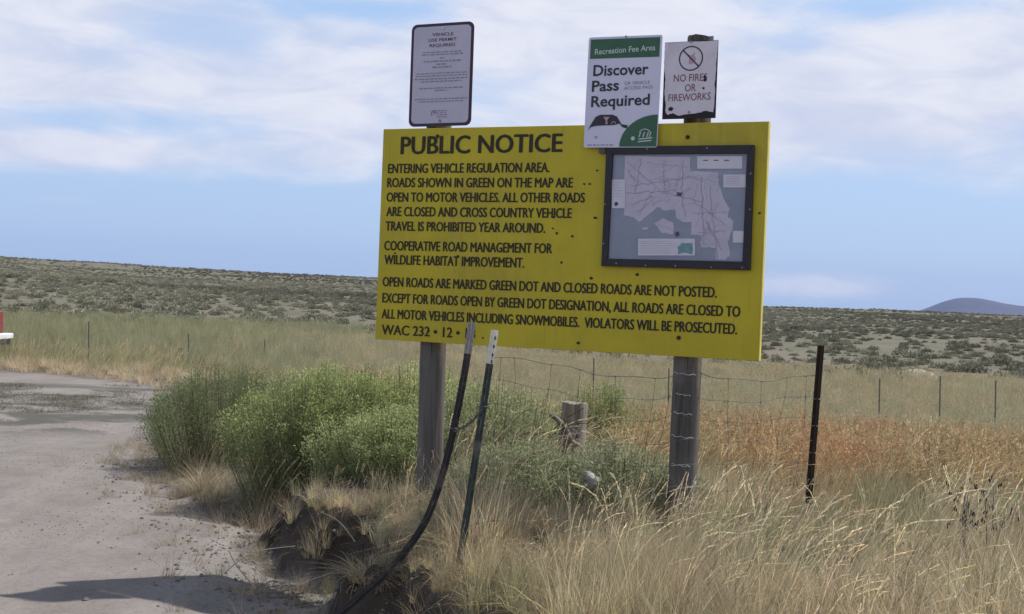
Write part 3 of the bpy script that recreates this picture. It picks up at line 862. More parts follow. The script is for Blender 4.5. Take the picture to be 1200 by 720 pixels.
def build_fire():
    pl = sign_plane((809.3, 94.4), 0.004, 0.003)
    l = pl.hit(777.6, 95)[0]; r = pl.hit(840, 93)[0]; t = pl.hit(810.5, 48.6)[1]; b = pl.hit(807.5, 139.2)[1]
    T = Thing('fire_ban_sign', 'worn white NO FIRES OR FIREWORKS sign with charred edges on the right post top', 'sign', pl.P(0, b), YAW)
    mb = MB(); pl.slab(mb, [(l, b), (r, b), (r, t), (l, t)], -0.006, 0.0); mb.build('backing', M['soot'], T)
    def Zf(x, y): return pl.hit(770 + x / 6.0, 30 + y / 6.0)
    rr = random.Random(6)
    prof = [(58, 600), (72, 628), (110, 618), (150, 636), (235, 622), (300, 612), (345, 600), (395, 612), (402, 560), (408, 480), (404, 420), (414, 330), (418, 250), (426, 180), (430, 104), (56, 126), (52, 240), (48, 300), (60, 380), (52, 470), (60, 540)]
    mb = MB(); P = []
    for (a, c), (d, e) in zip(prof, prof[1:] + prof[:1]):
        for k in range(4): P.append(Zf(a + (d - a) * k / 4 + rr.uniform(-3, 3) * (k > 0), c + (e - c) * k / 4 + rr.uniform(-3, 3) * (k > 0)))
    pl.poly(mb, P, 0.0015); face = mb.build('panel', M['sign_white3'], T)
    cu, cv = Zf(239, 232); R = 0.5 * (Zf(325, 230)[0] - Zf(155, 236)[0])
    mb = MB(); pl.ring(mb, cu, cv, R * .90, R, 0.003); pl.strip(mb, [(cu - R * .68, cv + R * .68), (cu + R * .68, cv - R * .68)], R * .11, 0.0034)
    o = mb.build('ban_symbol', M['purple'], T); o.parent = face
    mb = MB(); pl.poly(mb, [(cu - .01, cv - .03), (cu + .012, cv - .028), (cu + .03, cv - .005), (cu + .018, cv + .012), (cu + .02, cv + .034), (cu + .002, cv + .014), (cu - .014, cv + .02), (cu - .01, cv + .0)], 0.0026)
    o = mb.build('flame_symbol', M['pink_ink'], T); o.parent = face
    for tx, p0, p1 in (('NO FIRES', (118, 398), (352, 388)), ('OR', (196, 466), (272, 462)), ('FIREWORKS', (80, 536), (376, 522))):
        mb = MB(); u0, v0 = Zf(*p0); u1, v1 = Zf(*p1); c = Zf(p0[0], p0[1] - 50)[1] - v0
        pl.text(mb, tx, u0, v0, u1, v1, c, 0.002, 0.003); o = mb.build('lettering', M['red_ink'], T); o.parent = face
    mb = MB()
    for x, y, s_ in ((338, 362, 1.5), (338, 384, 1.6), (328, 442, 1.1)): pl.disc(mb, *Zf(x, y), 0.0055 * s_, 0.0042, 10)
    pl.poly(mb, [Zf(*p) for p in ((82, 600), (105, 602), (118, 582), (95, 572), (80, 585))], 0.003)
    o = mb.build('bullet_holes', M['soot'], T); o.parent = face
    for x, y in ((240, 118), (225, 610)):
        u, v = Zf(x, y); m = MB(); m.tube([pl.P(u, v, 0.0018), pl.P(u, v, 0.006)], 0.006, 8); m.build('nail', M['galv'], T)
build_fire()

# ------------------------------------------------------------------ steel T-posts and the wire fence
TPROF = [(-0.019, 0.0), (0.019, 0.0), (0.019, 0.004), (0.0025, 0.004), (0.0025, 0.034), (-0.0025, 0.034), (-0.0025, 0.004), (-0.019, 0.004)]
TPROF = [(a * .86, b * .9) for a, b in TPROF]
def dense(path, n=6):
    path = [Vector(p) for p in path]; o = []
    for i in range(len(path) - 1):
        p0 = path[max(i - 1, 0)]; p1 = path[i]; p2 = path[i + 1]; p3 = path[min(i + 2, len(path) - 1)]
        for k in range(n):
            t = k / n
            o.append(0.5 * ((2 * p1) + (p2 - p0) * t + (2 * p0 - 5 * p1 + 4 * p2 - p3) * t * t + (3 * p1 - p0 - 3 * p2 + p3) * t ** 3))
    o.append(path[-1]); return o
def studs(mb, path, step=0.055, side=Vector((1, 0, 0))):
    acc = 0
    for p, q in zip(path[:-1], path[1:]):
        acc += (q - p).length
        if acc > step:
            acc = 0; t = (q - p).normalized(); c = t.cross(side).normalized()
            mb.box(p - c * 0.004, (0.016, 0.014, 0.016))

def build_bent_post():
    pts = [(553, 378), (548, 415), (540, 462), (529, 515), (516, 565), (500, 608), (480, 640), (455, 670), (425, 697), (396, 722)]
    P = [at(x, y, 5.9 - 0.02 * i) for i, (x, y) in enumerate(pts)]
    P = dense(P, 5)
    T = Thing('bent_fence_post', 'black steel fence post bent over at its foot, leaning towards the road', 'fence post', P[-1])
    k = 5
    m = MB(); m.sweep(P[k:], TPROF, (1, 0, 0)); studs(m, P[k:]); m.build('shaft', M['steel_black'], T)
    m = MB(); m.sweep(P[:k + 1], [(a * 1.08, b * 1.05 - .0005) for a, b in TPROF], (1, 0, 0)); m.build('worn_tip', M['galv'], T)
    return P
bentP = build_bent_post()

def build_white_post():
    y0 = 5.78
    P = [at(580, 387, y0).lerp(at(534, 690, y0 - .02), t) for t in np.linspace(0, 1, 24)]
    base = P[-1] + (P[-1] - P[-2]) * 4; P.append(base)
    T = Thing('leaning_fence_post', 'green steel fence post with a white painted tip beside the bent black post', 'fence post', base)
    m = MB(); m.sweep(P[3:], TPROF, (1, 0, 0)); studs(m, P[3:]); m.build('shaft', M['steel_green'], T)
    m = MB(); m.sweep(P[:4], [(a * 1.06, b * 1.06 - .0005) for a, b in TPROF], (1, 0, 0)); tip = m.build('white_tip', M['white_tip'], T)
    m = MB()
    for t in (0.7, 1.45, 2.2, 2.8):
        i = int(t); p = P[i].lerp(P[i + 1], t - i); m.box(p + Vector((0.004, -0.006, 0)), (0.010, 0.008, 0.014))
    o = m.build('stud', M['steel_black'], T); o.parent = tip
    return P
whiteP = build_white_post()

def build_rust_post():
    P = [at(962, 405, 7.0).lerp(at(941, 668, 6.97), t) for t in np.linspace(0, 1, 26)]
    P.append(P[-1] + (P[-1] - P[-2]) * 3)
    T = Thing('rusty_fence_post', 'dark rusty steel fence post standing alone in the grass right of the yellow board', 'fence post', P[-1])
    m = MB(); m.sweep(P, [(a * 1.15, b) for a, b in TPROF], (1, 0, 0)); studs(m, P); m.build('shaft', M['steel_rust'], T)
    for i in (6, 9, 12, 15, 18):
        c = P[i]; m = MB(); m.tube([c + Vector((-.026, -.008, 0)), c + Vector((0, -.012, .003)), c + Vector((.026, -.008, -.002))], 0.0022, 5); m.build('wire_clip', M['galv'], T)
    return P
rustP = build_rust_post()

def build_fence():
    A = whiteP[2]; A2 = whiteP[-3]; B = rustP[2]; B2 = rustP[-4]
    T = Thing('wire_fence', 'sagging woven wire fence strung between the white tipped post and the rusty post', 'fence', (A + B) / 2 - Vector((0, 0, 1.0)))
    rr = random.Random(12)
    def pt(u, v):      # u along, v down from the top wire in metres
        p = A.lerp(B, u); dn = (A2 - A).normalized().lerp((B2 - B).normalized(), u)
        sag = 0.055 * math.sin(math.pi * min(u, 1)) - 0.03 * math.exp(-((u - .57) / .08) ** 2)
        q = p + dn * (v + sag * (1 - v * .4) + 0.05 * u) + Vector((0, -0.012 + 0.03 * math.sin(u * 9 + v * 7), 0))
        q.x += 0.02 * math.sin(u * 17 + v * 3)
        return q
    rows = (0.02, 0.135, 0.245, 0.36, 0.48, 0.61, 0.76)
    ph = [rr.uniform(0, 6) for _ in rows]
    def rowp(k, u):
        return pt(u, rows[k] + 0.010 * math.sin(u * 14 + ph[k]) + 0.006 * math.sin(u * 37 + ph[k]))
    for k in range(len(rows)):
        m = MB(); m.tube([rowp(k, u) for u in np.linspace(-0.0, 1.0, 60)], 0.0012 if k else 0.0016, 5); m.build('line_wire', M['wire'], T)
    us = [0.02, 0.055, 0.16, 0.255, 0.345, 0.44, 0.50, 0.61, 0.70, 0.79, 0.88, 0.97]
    for u in us:
        m = MB(); jit = rr.uniform(-.02, .02); K = len(rows)
        path = [rowp(k, u + jit * k / K + rr.uniform(-.005, .005)) + Vector((0, -.002, 0)) for k in range(K)]
        m.tube(dense(path, 3), 0.0011, 5)
        for q in path: m.box(q, (0.006, 0.006, 0.006))
        m.build('stay_wire', M['wire'], T)
    # bright staples and wraps over the right wooden post
    pl = Plane(BC - board.n * 0.116, AX, UPV)
    for y, w in ((437, 1.0), (461, .6), (483, .8), (510, 1.0), (543, .8)):
        xx = 800 + (821 - 800) * (595 - y) / 555.0
        m = MB(); pts = []
        for k in range(9):
            a = -0.9 * w + 1.75 * w * k / 8
            u, v = pl.hit(xx, y)
            pts.append(pl.P(u + math.sin(a) * 0.079, v + 0.004 * math.sin(k * 2.0) - 0.001 * k, math.cos(a) * 0.0795))
        m.tube(pts, 0.0016, 5); m.build('post_wrap', M['wire_bright'], T)
build_fence()

def build_tie():
    a = min(bentP, key=lambda p: abs(p.z - at(533, 500, 5.9).z)); b = min(whiteP, key=lambda p: abs(p.z - at(566, 480, 5.78).z))
    T = Thing('wire_tie', 'short twisted wire tying the bent black post to the white tipped post', 'wire', (a + b) / 2)
    for ph in (0, math.pi):
        m = MB(); pts = []
        for k in range(26):
            t = k / 25; c = a.lerp(b, t) + Vector((0, -0.02, -0.02 * math.sin(math.pi * t)))
            pts.append(c + Vector((0, math.cos(k * 0.9 + ph), math.sin(k * 0.9 + ph))) * 0.006)
        m.tube(pts, 0.0035, 5); m.build('strand', M['wire'], T)
    for c in (a, b):
        m = MB(); m.tube([c + Vector((math.cos(w) * .028, math.sin(w) * .028 + .012, .002 * w)) for w in np.linspace(0, 9, 24)], 0.003, 5); m.build('coil', M['wire'], T)
build_tie()

# ------------------------------------------------------------------ stump, tangled wire, stone
def build_stump():
    t = at(674, 472, 7.75); b = Vector((t.x - 0.03, t.y, Z(t.x, t.y) - 0.1))
    T = Thing('stump_post', 'short sawn grey wooden post end sticking out of the grass below the board', 'post', b)
    pole_part('trunk', T, M['wood_grey'], b, t, 0.082, 0.078, 5)
    # old wire and broken roots tangled round it
    rr = random.Random(2)
    c = at(664, 503, 7.62)
    W = Thing('tangled_wire', 'rusty tangle of old fence wire wound round the short grey post', 'wire', (c.x, c.y, c.z - .1))
    for k in range(13):
        m = MB(); n = 12; p = c + Vector((rr.uniform(-.1, .06), rr.uniform(-.08, .02), rr.uniform(-.08, .05))); pts = []
        d = Vector((rr.uniform(-1, 1), rr.uniform(-.5, .5), rr.uniform(-.6, .8))).normalized()
        ax = Vector((rr.uniform(-1, 1), rr.uniform(-1, 1), rr.uniform(-1, 1))).normalized()
        for i in range(n):
            pts.append(p.copy()); d = (Matrix.Rotation(rr.uniform(.2, .7), 3, ax) @ d); p = p + d * 0.022
        m.tube(dense(pts, 3), rr.choice((.002, .003, .0045)), 5); m.build('strand', M['steel_grey'] if k % 2 else M['steel_rust'], W)
    m = MB(); q = at(648, 492, 7.6)
    m.tube(dense([q + Vector((-.02, 0, .03)), q + Vector((.03, -.01, .0)), q + Vector((.08, -.02, -.05)), q + Vector((.11, -.02, -.12)), q + Vector((.17, -.01, -.15))], 4), [.016] * 16 + [.008], 7, wob=.15); m.build('root', M['wood_grey'], W, True)
build_stump()

def rock(name, label, loc, size, seed, mat):
    rr = np.random.default_rng(seed); n1, n2 = 16, 10
    mb = MB(); dirs = rr.normal(size=(9, 3)); dirs /= np.linalg.norm(dirs, axis=1)[:, None]; offs = rr.uniform(.5, .95, 9)
    for j in range(n2 + 1):
        for i in range(n1):
            th = math.pi * j / n2; p = 2 * math.pi * i / n1
            d = np.array([math.sin(th) * math.cos(p), math.sin(th) * math.sin(p), math.cos(th)])
            r = min(1.0, *[o / max(1e-3, d @ q) if d @ q > 0.05 else 9 for q, o in zip(dirs, offs)])
            r *= 1 + 0.03 * rr.normal()
            mb.v.append(tuple(Vector(loc) + Vector((d[0] * size[0] * r, d[1] * size[1] * r, d[2] * size[2] * r))))
    for j in range(n2):
        for i in range(n1):
            mb.f.append((j * n1 + i, (j + 1) * n1 + i, (j + 1) * n1 + (i + 1) % n1, j * n1 + (i + 1) % n1))
    T = Thing(name, label, 'stone', loc); mb.build('stone_body', mat, T, False)
p = at(693, 563, 6.78); rock('stone', 'pale grey stone lying in the grass below the short wooden post', p, (0.066, 0.06, 0.055), 11, M['stone'])

# ------------------------------------------------------------------ distant fence posts
def far_post(name, label, px, ytop, ybot, y, w=0.028, mat='steel_grey', group='thin fence posts along the far fence line'):
    t = at(px, ytop, y); b = at(px, ybot, y); b.z = min(b.z, Z(b.x, b.y)) - 0.05
    T = Thing(name, label, 'fence post', b, group=group)
    m = MB(); k = w / 0.038
    m.sweep([b.lerp(t, i / 4) for i in range(5)], [(a * k, c * k) for a, c in TPROF], (1, 0, 0)); m.build('shaft', M[mat], T)
far_post('fence_post', 'thin dark fence post beyond the road bend, tallest and farthest left', 104, 377, 426, 26)
far_post('fence_post', 'thin dark fence post just right of the stubby dark stake', 221, 391, 427, 28)
far_post('fence_post', 'faint thin fence post above the dark green bush left of the yellow board', 310, 399, 424, 30)
far_post('fence_post', 'thin fence post seen under the middle of the yellow board beyond the wire', 696, 420, 452, 23)
far_post('fence_post', 'thin fence post right behind the left side of the right wooden post', 784, 432, 462, 23)
far_post('fence_post', 'thin faint fence post nearest right of the lone rusty post', 1031, 444, 478, 22)
far_post('fence_post', 'thin dark fence post in the pale grass below the bare white bank', 1102, 441, 480, 22)
far_post('fence_post', 'thin fence post farthest right in the pale grass', 1167, 446, 482, 22)
def build_stake():
    t = at(212, 408, 27.5); b = Vector((t.x, t.y, Z(t.x, t.y) - .1))
    T = Thing('wooden_stake', 'stubby dark wooden stake at the edge of the straw strip across the road', 'stake', b)
    m = MB(); m.tube([b, b.lerp(t, .5) + Vector((.01, 0, 0)), t], [.055, .052, .047], 8, wob=.05); m.build('trunk', M['wood'], T)
build_stake()

def build_sand_bank():
    c = at(1076, 436, 41.0); z0 = Z(c.x, c.y); mb = MB(); n1, n2 = 26, 8; rr = random.Random(3)
    for j in range(n2 + 1):
        for i in range(n1):
            w = 2 * math.pi * i / n1; r = j / n2; k = 1 + .2 * math.sin(3 * w + 1) + rr.uniform(-.05, .05)
            mb.v.append((c.x + math.cos(w) * r * .85 * k, c.y + math.sin(w) * r * 1.6 * k, z0 - .1 + .42 * (1 - r * r) * (1 + .1 * rr.uniform(-1, 1))))
    for j in range(n2):
        for i in range(n1):
            mb.f.append((j * n1 + i, j * n1 + (i + 1) % n1, (j + 1) * n1 + (i + 1) % n1, (j + 1) * n1 + i))
    o = mb.build('sand_bank', mat_paint('pale_sand', (.42, .38, .33), .95, .15, 5, bump=.3), None, True); o['kind'] = 'structure'
build_sand_bank()
# ------------------------------------------------------------------ red pickup at the left border
def build_pickup():
    Yc = 27.0
    rear = at(4.5, 385, Yc + .95).x; gz = Z(rear - 2, Yc)
    T = Thing('pickup_truck', 'red pickup truck with white rear bumper just entering the frame at far left', 'pickup', (rear - 2.6, Yc, gz))
    def side(mb, prof, y0, y1):
        n = len(prof)
        mb.add([(rear + x, y0, gz + z) for x, z in prof] + [(rear + x, y1, gz + z) for x, z in prof],
               [tuple(range(n - 1, -1, -1)), tuple(range(n, 2 * n))] + [(i, (i + 1) % n, n + (i + 1) % n, n + i) for i in range(n)])
    y0, y1 = Yc - .9, Yc + .9
    arch = lambda cx, r: [(cx + math.cos(a) * r, .36 + math.sin(a) * r) for a in np.linspace(0, math.pi, 9)]
    m = MB(); side(m, [(0, .50), (0, 1.02), (-2.0, 1.02), (-3.5, 1.06), (-4.75, .98), (-5.1, .85), (-5.1, .42), (-4.65, .42)] + arch(-4.22, .43)[::-1] + [(-3.7, .42), (-1.55, .42)] + arch(-1.12, .43)[::-1] + [(-.6, .45)], y0, y1)
    m.build('body', M['red_car'], T, bevel=.03)
    m = MB(); side(m, [(-1.95, 1.02), (-2.05, 1.62), (-2.3, 1.70), (-3.1, 1.68), (-3.75, 1.05)], y0 + .1, y1 - .1); cab = m.build('cab', M['red_car'], T, bevel=.03)
    for yy in (y0 + .092, y1 - .092):
        m = MB(); m.add([(rear + x, yy, gz + z) for x, z in ((-2.12, 1.1), (-2.2, 1.56), (-3.0, 1.58), (-3.5, 1.12))], [(0, 1, 2, 3)])
        o = m.build('window', M['glass_dark'], T); o.parent = cab
    m = MB(); side(m, [(.0, 1.0), (.02, 1.06), (-1.95, 1.07), (-1.95, 1.0)], y0 - .02, y0 + .06); m.build('bed_rail', M['white_car'], T)
    m = MB(); m.box((rear + .16, Yc, gz + .50), (.20, 1.7, .12)); m.build('rear_bumper', M['white_car'], T, bevel=.02)
    m = MB(); m.box((rear + .30, Yc - .25, gz + .52), (.16, .1, .05)); m.tube([(rear + .36, Yc - .25, gz + .54), (rear + .36, Yc - .25, gz + .62)], .028, 8); m.build('hitch', M['white_car'], T)
    m = MB(); m.box((rear + .13, Yc - .7, gz + .78), (.05, .06, .52)); m.build('tail_lamp', M['lamp_red'], T)
    m = MB(); m.box((rear + .05, Yc, gz + .38), (.4, 1.4, .12)); m.build('chassis', M['rubber'], T)
    for x in (-1.12, -4.22):
        for yy in (y0 + .1, y1 - .1):
            m = MB(); m.tube([(rear + x, yy - .11, gz + .36), (rear + x, yy - .09, gz + .36), (rear + x, yy + .09, gz + .36), (rear + x, yy + .11, gz + .36)], [.32, .36, .36, .32], 20)
            o = m.build('wheel', M['rubber'], T); m = MB(); m.tube([(rear + x, yy - .116, gz + .36), (rear + x, yy + .116, gz + .36)], .19, 14); q = m.build('rim', M['white_car'], T); q.parent = o
build_pickup()

# ------------------------------------------------------------------ plants: numpy blade builders
def blades(base, h, ang, lean, w, col, segs=4, droop=0.0, taper=1.0, face=None):
    """many curved tapered blades at once; base (n,3), others (n,), col (n,3)"""
    n = len(h); t = np.linspace(0, 1, segs + 1)
    dirx, diry = np.cos(ang), np.sin(ang)
    fa = ang + np.pi / 2 + RNG.uniform(-1.2, 1.2, n) if face is None else face
    L = (lean[:, None] * t[None] ** 1.7) * h[:, None]
    zz = h[:, None] * (t[None] - 0.22 * lean[:, None] * t[None] ** 2 - droop * t[None] ** 4)
    cx = base[:, 0, None] + dirx[:, None] * L; cy = base[:, 1, None] + diry[:, None] * L; cz = base[:, 2, None] + zz
    ww = w[:, None] * (1 - taper * 0.92 * t[None] ** 1.5) * 0.5
    ox = np.cos(fa)[:, None] * ww; oy = np.sin(fa)[:, None] * ww
    V = np.empty((n, segs + 1, 2, 3))
    V[:, :, 0, 0] = cx - ox; V[:, :, 1, 0] = cx + ox; V[:, :, 0, 1] = cy - oy; V[:, :, 1, 1] = cy + oy; V[:, :, :, 2] = cz[:, :, None]
    k = np.arange(segs); b = (np.arange(n) * (segs + 1) * 2)[:, None]
    Q = np.stack([b + 2 * k, b + 2 * k + 1, b + 2 * k + 3, b + 2 * k + 2], -1).reshape(-1, 4)
    C = np.repeat(col, (segs + 1) * 2, 0)
    ctr = np.stack([cx, cy, cz], -1)
    return V.reshape(-1, 3), Q, C, ctr
def quads(c, d, s, L, w, col):
    """leaf quads: centre c, direction d, side s"""
    n = len(c); a = d * (L[:, None] / 2); b = s * (w[:, None] / 2)
    V = np.stack([c - a, c - b + a * .1, c + a, c + b + a * .1], 1).reshape(-1, 3)
    Q = np.arange(4 * n).reshape(n, 4)
    return V, Q, np.repeat(col, 4, 0)
def join(parts):
    V = []; Q = []; C = []; o = 0
    for v, q, c in parts:
        V.append(v); Q.append(q + o); C.append(c); o += len(v)
    return np.concatenate(V), np.concatenate(Q), np.concatenate(C)
def unit(v):
    return v / np.maximum(1e-9, np.linalg.norm(v, axis=-1, keepdims=True))

def tuft(kind):
    """one grass tuft about its origin; white-based 'col' that each tuft's tint multiplies"""
    P = []
    def bl(n, h0, h1, spread, l0, l1, w0, w1, tone, segs=4, wind=0.0, droop=0.0):
        r = np.sqrt(RNG.uniform(0, 1, n)) * spread; a = RNG.uniform(0, 2 * np.pi, n)
        base = np.stack([r * np.cos(a), r * np.sin(a), np.full(n, -0.03)], 1)
        ang = a + RNG.normal(0, .6, n); lean = RNG.uniform(l0, l1, n)
        lx = np.cos(ang) * lean + wind; ly = np.sin(ang) * lean
        ang = np.arctan2(ly, lx); lean = np.hypot(lx, ly)
        col = np.array(tone)[None] * RNG.uniform(.6, 1.25, (n, 1)) * (1 + RNG.normal(0, .05, (n, 3)))
        v, q, c, ctr = blades(base, RNG.uniform(h0, h1, n), ang, lean, RNG.uniform(w0, w1, n), col, segs, droop)
        P.append((v, q, c)); return ctr, col
    def heads(ctr, tone, n_sp, L, frac, fluff):
        n = len(ctr); S = ctr.shape[1]
        for k in range(n_sp):
            t = 1 - frac + frac * k / (n_sp - 1); f = t * (S - 1); i = np.minimum(f.astype(int) if hasattr(f, 'astype') else int(f), S - 2); u = f - i
            c = ctr[:, i] * (1 - u) + ctr[:, i + 1] * u; d = unit(ctr[:, i + 1] - ctr[:, i])
            for sgn in (-1, 1):
                s = unit(np.cross(d, RNG.normal(size=(n, 3)))); dd = unit(d + s * fluff * sgn)
                col = np.array(tone)[None] * RNG.uniform(.75, 1.2, (n, 1)) * np.ones((n, 3))
                P.append(quads(c + dd * L * .4, dd, unit(np.cross(dd, RNG.normal(size=(n, 3)))), np.full(n, L) * RNG.uniform(.7, 1.2, n), np.full(n, L * .22), col))
    if kind == 'stalk':
        bl(22, .12, .38, .07, .2, .9, .003, .0055, (.62, .62, .58))
        c, _ = bl(4, .42, .72, .06, .03, .25, .0022, .003, (.95, .92, .84), 7, .30, .04)
        heads(c, (1.22, 1.18, 1.1), 13, .020, .22, .12)
    elif kind == 'leafy':
        bl(50, .20, .56, .09, .05, .55, .0028, .005, (1, 1, 1), 5, .05, .04)
        bl(12, .1, .3, .09, .4, 1.1, .003, .005, (1.5, 1.25, .95), 4)
        bl(6, .15, .42, .09, .6, 1.6, .006, .010, (1.15, 1.08, .9), 5, .1, .25)
        bl(5, .2, .5, .08, 1.0, 2.2, .003, .005, (1.7, 1.5, 1.2), 3, .0, .35)
    elif kind == 'cheat':
        bl(16, .15, .35, .08, .2, .7, .0025, .004, (.85, .9, .8))
        c, _ = bl(14, .35, .62, .08, .05, .4, .002, .0028, (1, .95, .85), 6, .15, .12)
        heads(c, (1.1, .95, .85), 8, .028, .34, .6)
    elif kind == 'straw':
        bl(60, .10, .32, .12, .2, 1.0, .003, .005, (1, 1, 1), 4, .1)
    elif kind == 'curl':
        c, _ = bl(4, .5, .85, .05, .15, .5, .0030, .0040, (1.15, 1.1, 1.0), 9, .35, .16)
        heads(c, (1.28, 1.24, 1.16), 16, .022, .26, .12)
        bl(26, .1, .3, .06, .3, 1.2, .003, .005, (.85, .82, .76))
    elif kind == 'weed':
        bl(16, .03, .10, .14, .4, 1.4, .006, .012, (1, 1, 1), 3)
    v, q, c = join(P)
    return v, q, np.clip(c, 0, 1.6)

def scatter(name, label, protos, pts, rotz, scl, idx, tint, tilt=None):
    """one 'stuff' object: points that instance tufts through geometry nodes"""
    n = len(pts)
    pc = bpy.data.collections.new(name + '_kinds')
    for i, (v, q, c, m) in enumerate(protos):
        o = bpy.data.objects.new('tuft_%02d' % i, np_mesh('tuft', v, q, c, m)); pc.objects.link(o)
    me = bpy.data.meshes.new(name)
    me.vertices.add(n); me.vertices.foreach_set('co', np.asarray(pts, np.float32).ravel())
    rot = np.zeros((n, 3), np.float32); rot[:, 2] = rotz
    if tilt is not None: rot[:, :2] = tilt
    a = me.attributes.new('rot', 'FLOAT_VECTOR', 'POINT'); a.data.foreach_set('vector', rot.ravel())
    a = me.attributes.new('scl', 'FLOAT', 'POINT'); a.data.foreach_set('value', np.asarray(scl, np.float32))
    a = me.attributes.new('idx', 'INT', 'POINT'); a.data.foreach_set('value', np.asarray(idx, np.int32))
    a = me.attributes.new('tint', 'FLOAT_COLOR', 'POINT'); a.data.foreach_set('color', np.concatenate([np.asarray(tint, np.float32), np.ones((n, 1), np.float32)], 1).ravel())
    o = bpy.data.objects.new(name, me); COL.objects.link(o)
    me.materials.append(protos[0][3])
    ng = bpy.data.node_groups.new(name, 'GeometryNodeTree')
    ng.interface.new_socket('Geometry', in_out='INPUT', socket_type='NodeSocketGeometry')
    ng.interface.new_socket('Geometry', in_out='OUTPUT', socket_type='NodeSocketGeometry')
    A = lambda t: ng.nodes.new(t)
    gi, go = A('NodeGroupInput'), A('NodeGroupOutput')
    mp = A('GeometryNodeMeshToPoints'); ip = A('GeometryNodeInstanceOnPoints'); ci = A('GeometryNodeCollectionInfo')
    ci.inputs['Collection'].default_value = pc; ci.inputs['Separate Children'].default_value = True; ci.inputs['Reset Children'].default_value = True
    def na(nm, ty):
        x = A('GeometryNodeInputNamedAttribute'); x.data_type = ty; x.inputs['Name'].default_value = nm; return x.outputs['Attribute']
    er = A('FunctionNodeEulerToRotation')
    L = ng.links.new
    L(gi.outputs[0], mp.inputs['Mesh']); L(mp.outputs[0], ip.inputs['Points']); L(ci.outputs[0], ip.inputs['Instance'])
    ip.inputs['Pick Instance'].default_value = True
    L(na('idx', 'INT'), ip.inputs['Instance Index']); L(na('rot', 'FLOAT_VECTOR'), er.inputs[0]); L(er.outputs[0], ip.inputs['Rotation'])
    L(na('scl', 'FLOAT'), ip.inputs['Scale']); L(ip.outputs[0], go.inputs[0])
    md = o.modifiers.new('scatter', 'NODES'); md.node_group = ng
    o['kind'] = 'stuff'; o['label'] = label; o['category'] = 'grass'
    return o

def wedge(n, r0, r1, a0=-31, a1=31):
    r = np.sqrt(RNG.uniform(r0 ** 2, r1 ** 2, n)); a = np.radians(RNG.uniform(a0, a1, n))
    return r * np.sin(a), r * np.cos(a)
def veg(x, y, smin, extra=None):
    s = edge_dist(x, y); k = s > smin
    if extra is not None: k &= extra
    x, y = x[k], y[k]
    return np.stack([x, y, terrain(x, y)], 1)
def tints(n, c0, c1, jit=.10):
    t = RNG.uniform(0, 1, (n, 1)); c = np.array(c0) * (1 - t) + np.array(c1) * t
    return np.clip(c * (1 + RNG.normal(0, jit, (n, 1))) * (1 + RNG.normal(0, .03, (n, 3))), .01, 1)

GM = M['grass']
PR = {k: [(*tuft(k), GM) for _ in range(5)] for k in ('stalk', 'leafy', 'cheat', 'straw', 'curl', 'weed')}
def patchy(x, y, f, s):
    return fbm(x * f, y * f, s, 3)

def in_poly(x, y, P):
    ins = np.zeros(x.shape, bool)
    for k in range(len(P)):
        x0, y0 = P[k]; x1, y1 = P[(k + 1) % len(P)]
        if y0 == y1: continue
        ins ^= ((y0 > y) != (y1 > y)) & (x < (x1 - x0) * (y - y0) / (y1 - y0) + x0)
    return ins
BUSHY = [(-4, 14.5), (-4, 11), (-1.9, 9.2), (-1.35, 7.9), (-.85, 7.6), (-.35, 7.7), (.3, 8.0), (.35, 9.3), (-.3, 11), (-.4, 14.5)]
def shrink(P):
    """shorter grass along the bank and round the feet of the steel posts"""
    x, y = P[:, 0], P[:, 1]; s = edge_dist(x, y)
    f = np.where((y > 5.2) & (x < -.25), .42 + .5 * sstep(s, .25, 1.1), 1.0)
    f = f * np.where((x > -.7) & (x < .25) & (y < 5.95) & (y > 4.2), .62, 1.0)
    f = f * np.where((x > -.1) & (x < .95) & (y > 5.6) & (y < 6.9), .78, 1.0)
    f = f * np.where((x > 1.15) & (x < 1.95) & (y > 5.0) & (y < 7.05), .62, 1.0)
    r = np.hypot(x, y); az = np.arctan2(x, y)
    f = f * (1 - .30 * sstep(az, -.02, .08) * sstep(r, 4.4, 6.2) * (1 - sstep(r, 12, 15)))
    return f
def cull(P, keep_frac=0.06):
    k = ~in_poly(P[:, 0], P[:, 1], BUSHY) | (RNG.uniform(0, 1, len(P)) < keep_frac)
    return P[k]
# grey-green and tan leafy grass: the body of the field
x, y = wedge(6400, 2.6, 10); P1 = veg(x, y, .10)
x, y = wedge(3800, 10, 20); P2 = veg(x, y, .15)
P_ = cull(np.concatenate([P1, P2]))
P_ = P_[(np.arctan2(P_[:, 0], P_[:, 1]) < .07) | (np.hypot(P_[:, 0], P_[:, 1]) < 7.3) | (RNG.uniform(0, 1, len(P_)) < .62)]; n = len(P_)
g_ = np.clip(.45 + 1.6 * patchy(P_[:, 0], P_[:, 1], .8, 71) + RNG.normal(0, .25, n), 0, 1)[:, None]
g_ = np.clip(g_ + .45 * (1 - sstep(np.hypot(P_[:, 0], P_[:, 1]), 4.5, 6.5))[:, None], 0, 1)
tt = np.array((.275, .295, .165))[None] * (1 - g_) + np.array((.58, .485, .32))[None] * g_
scatter('green_grass', 'grey green grass growing among the dry stalks', PR['leafy'], P_, RNG.uniform(-.9, .9, n), RNG.uniform(.55, 1.0, n) * shrink(P_) * (1 + .55 * patchy(P_[:, 0], P_[:, 1], 1.3, 73)) * np.where((np.arctan2(P_[:, 0], P_[:, 1]) > .07) & (np.hypot(P_[:, 0], P_[:, 1]) > 8), .72, 1.0), RNG.integers(0, 5, n), np.clip(tt * (1 + RNG.normal(0, .24, (n, 1))), .03, 1))
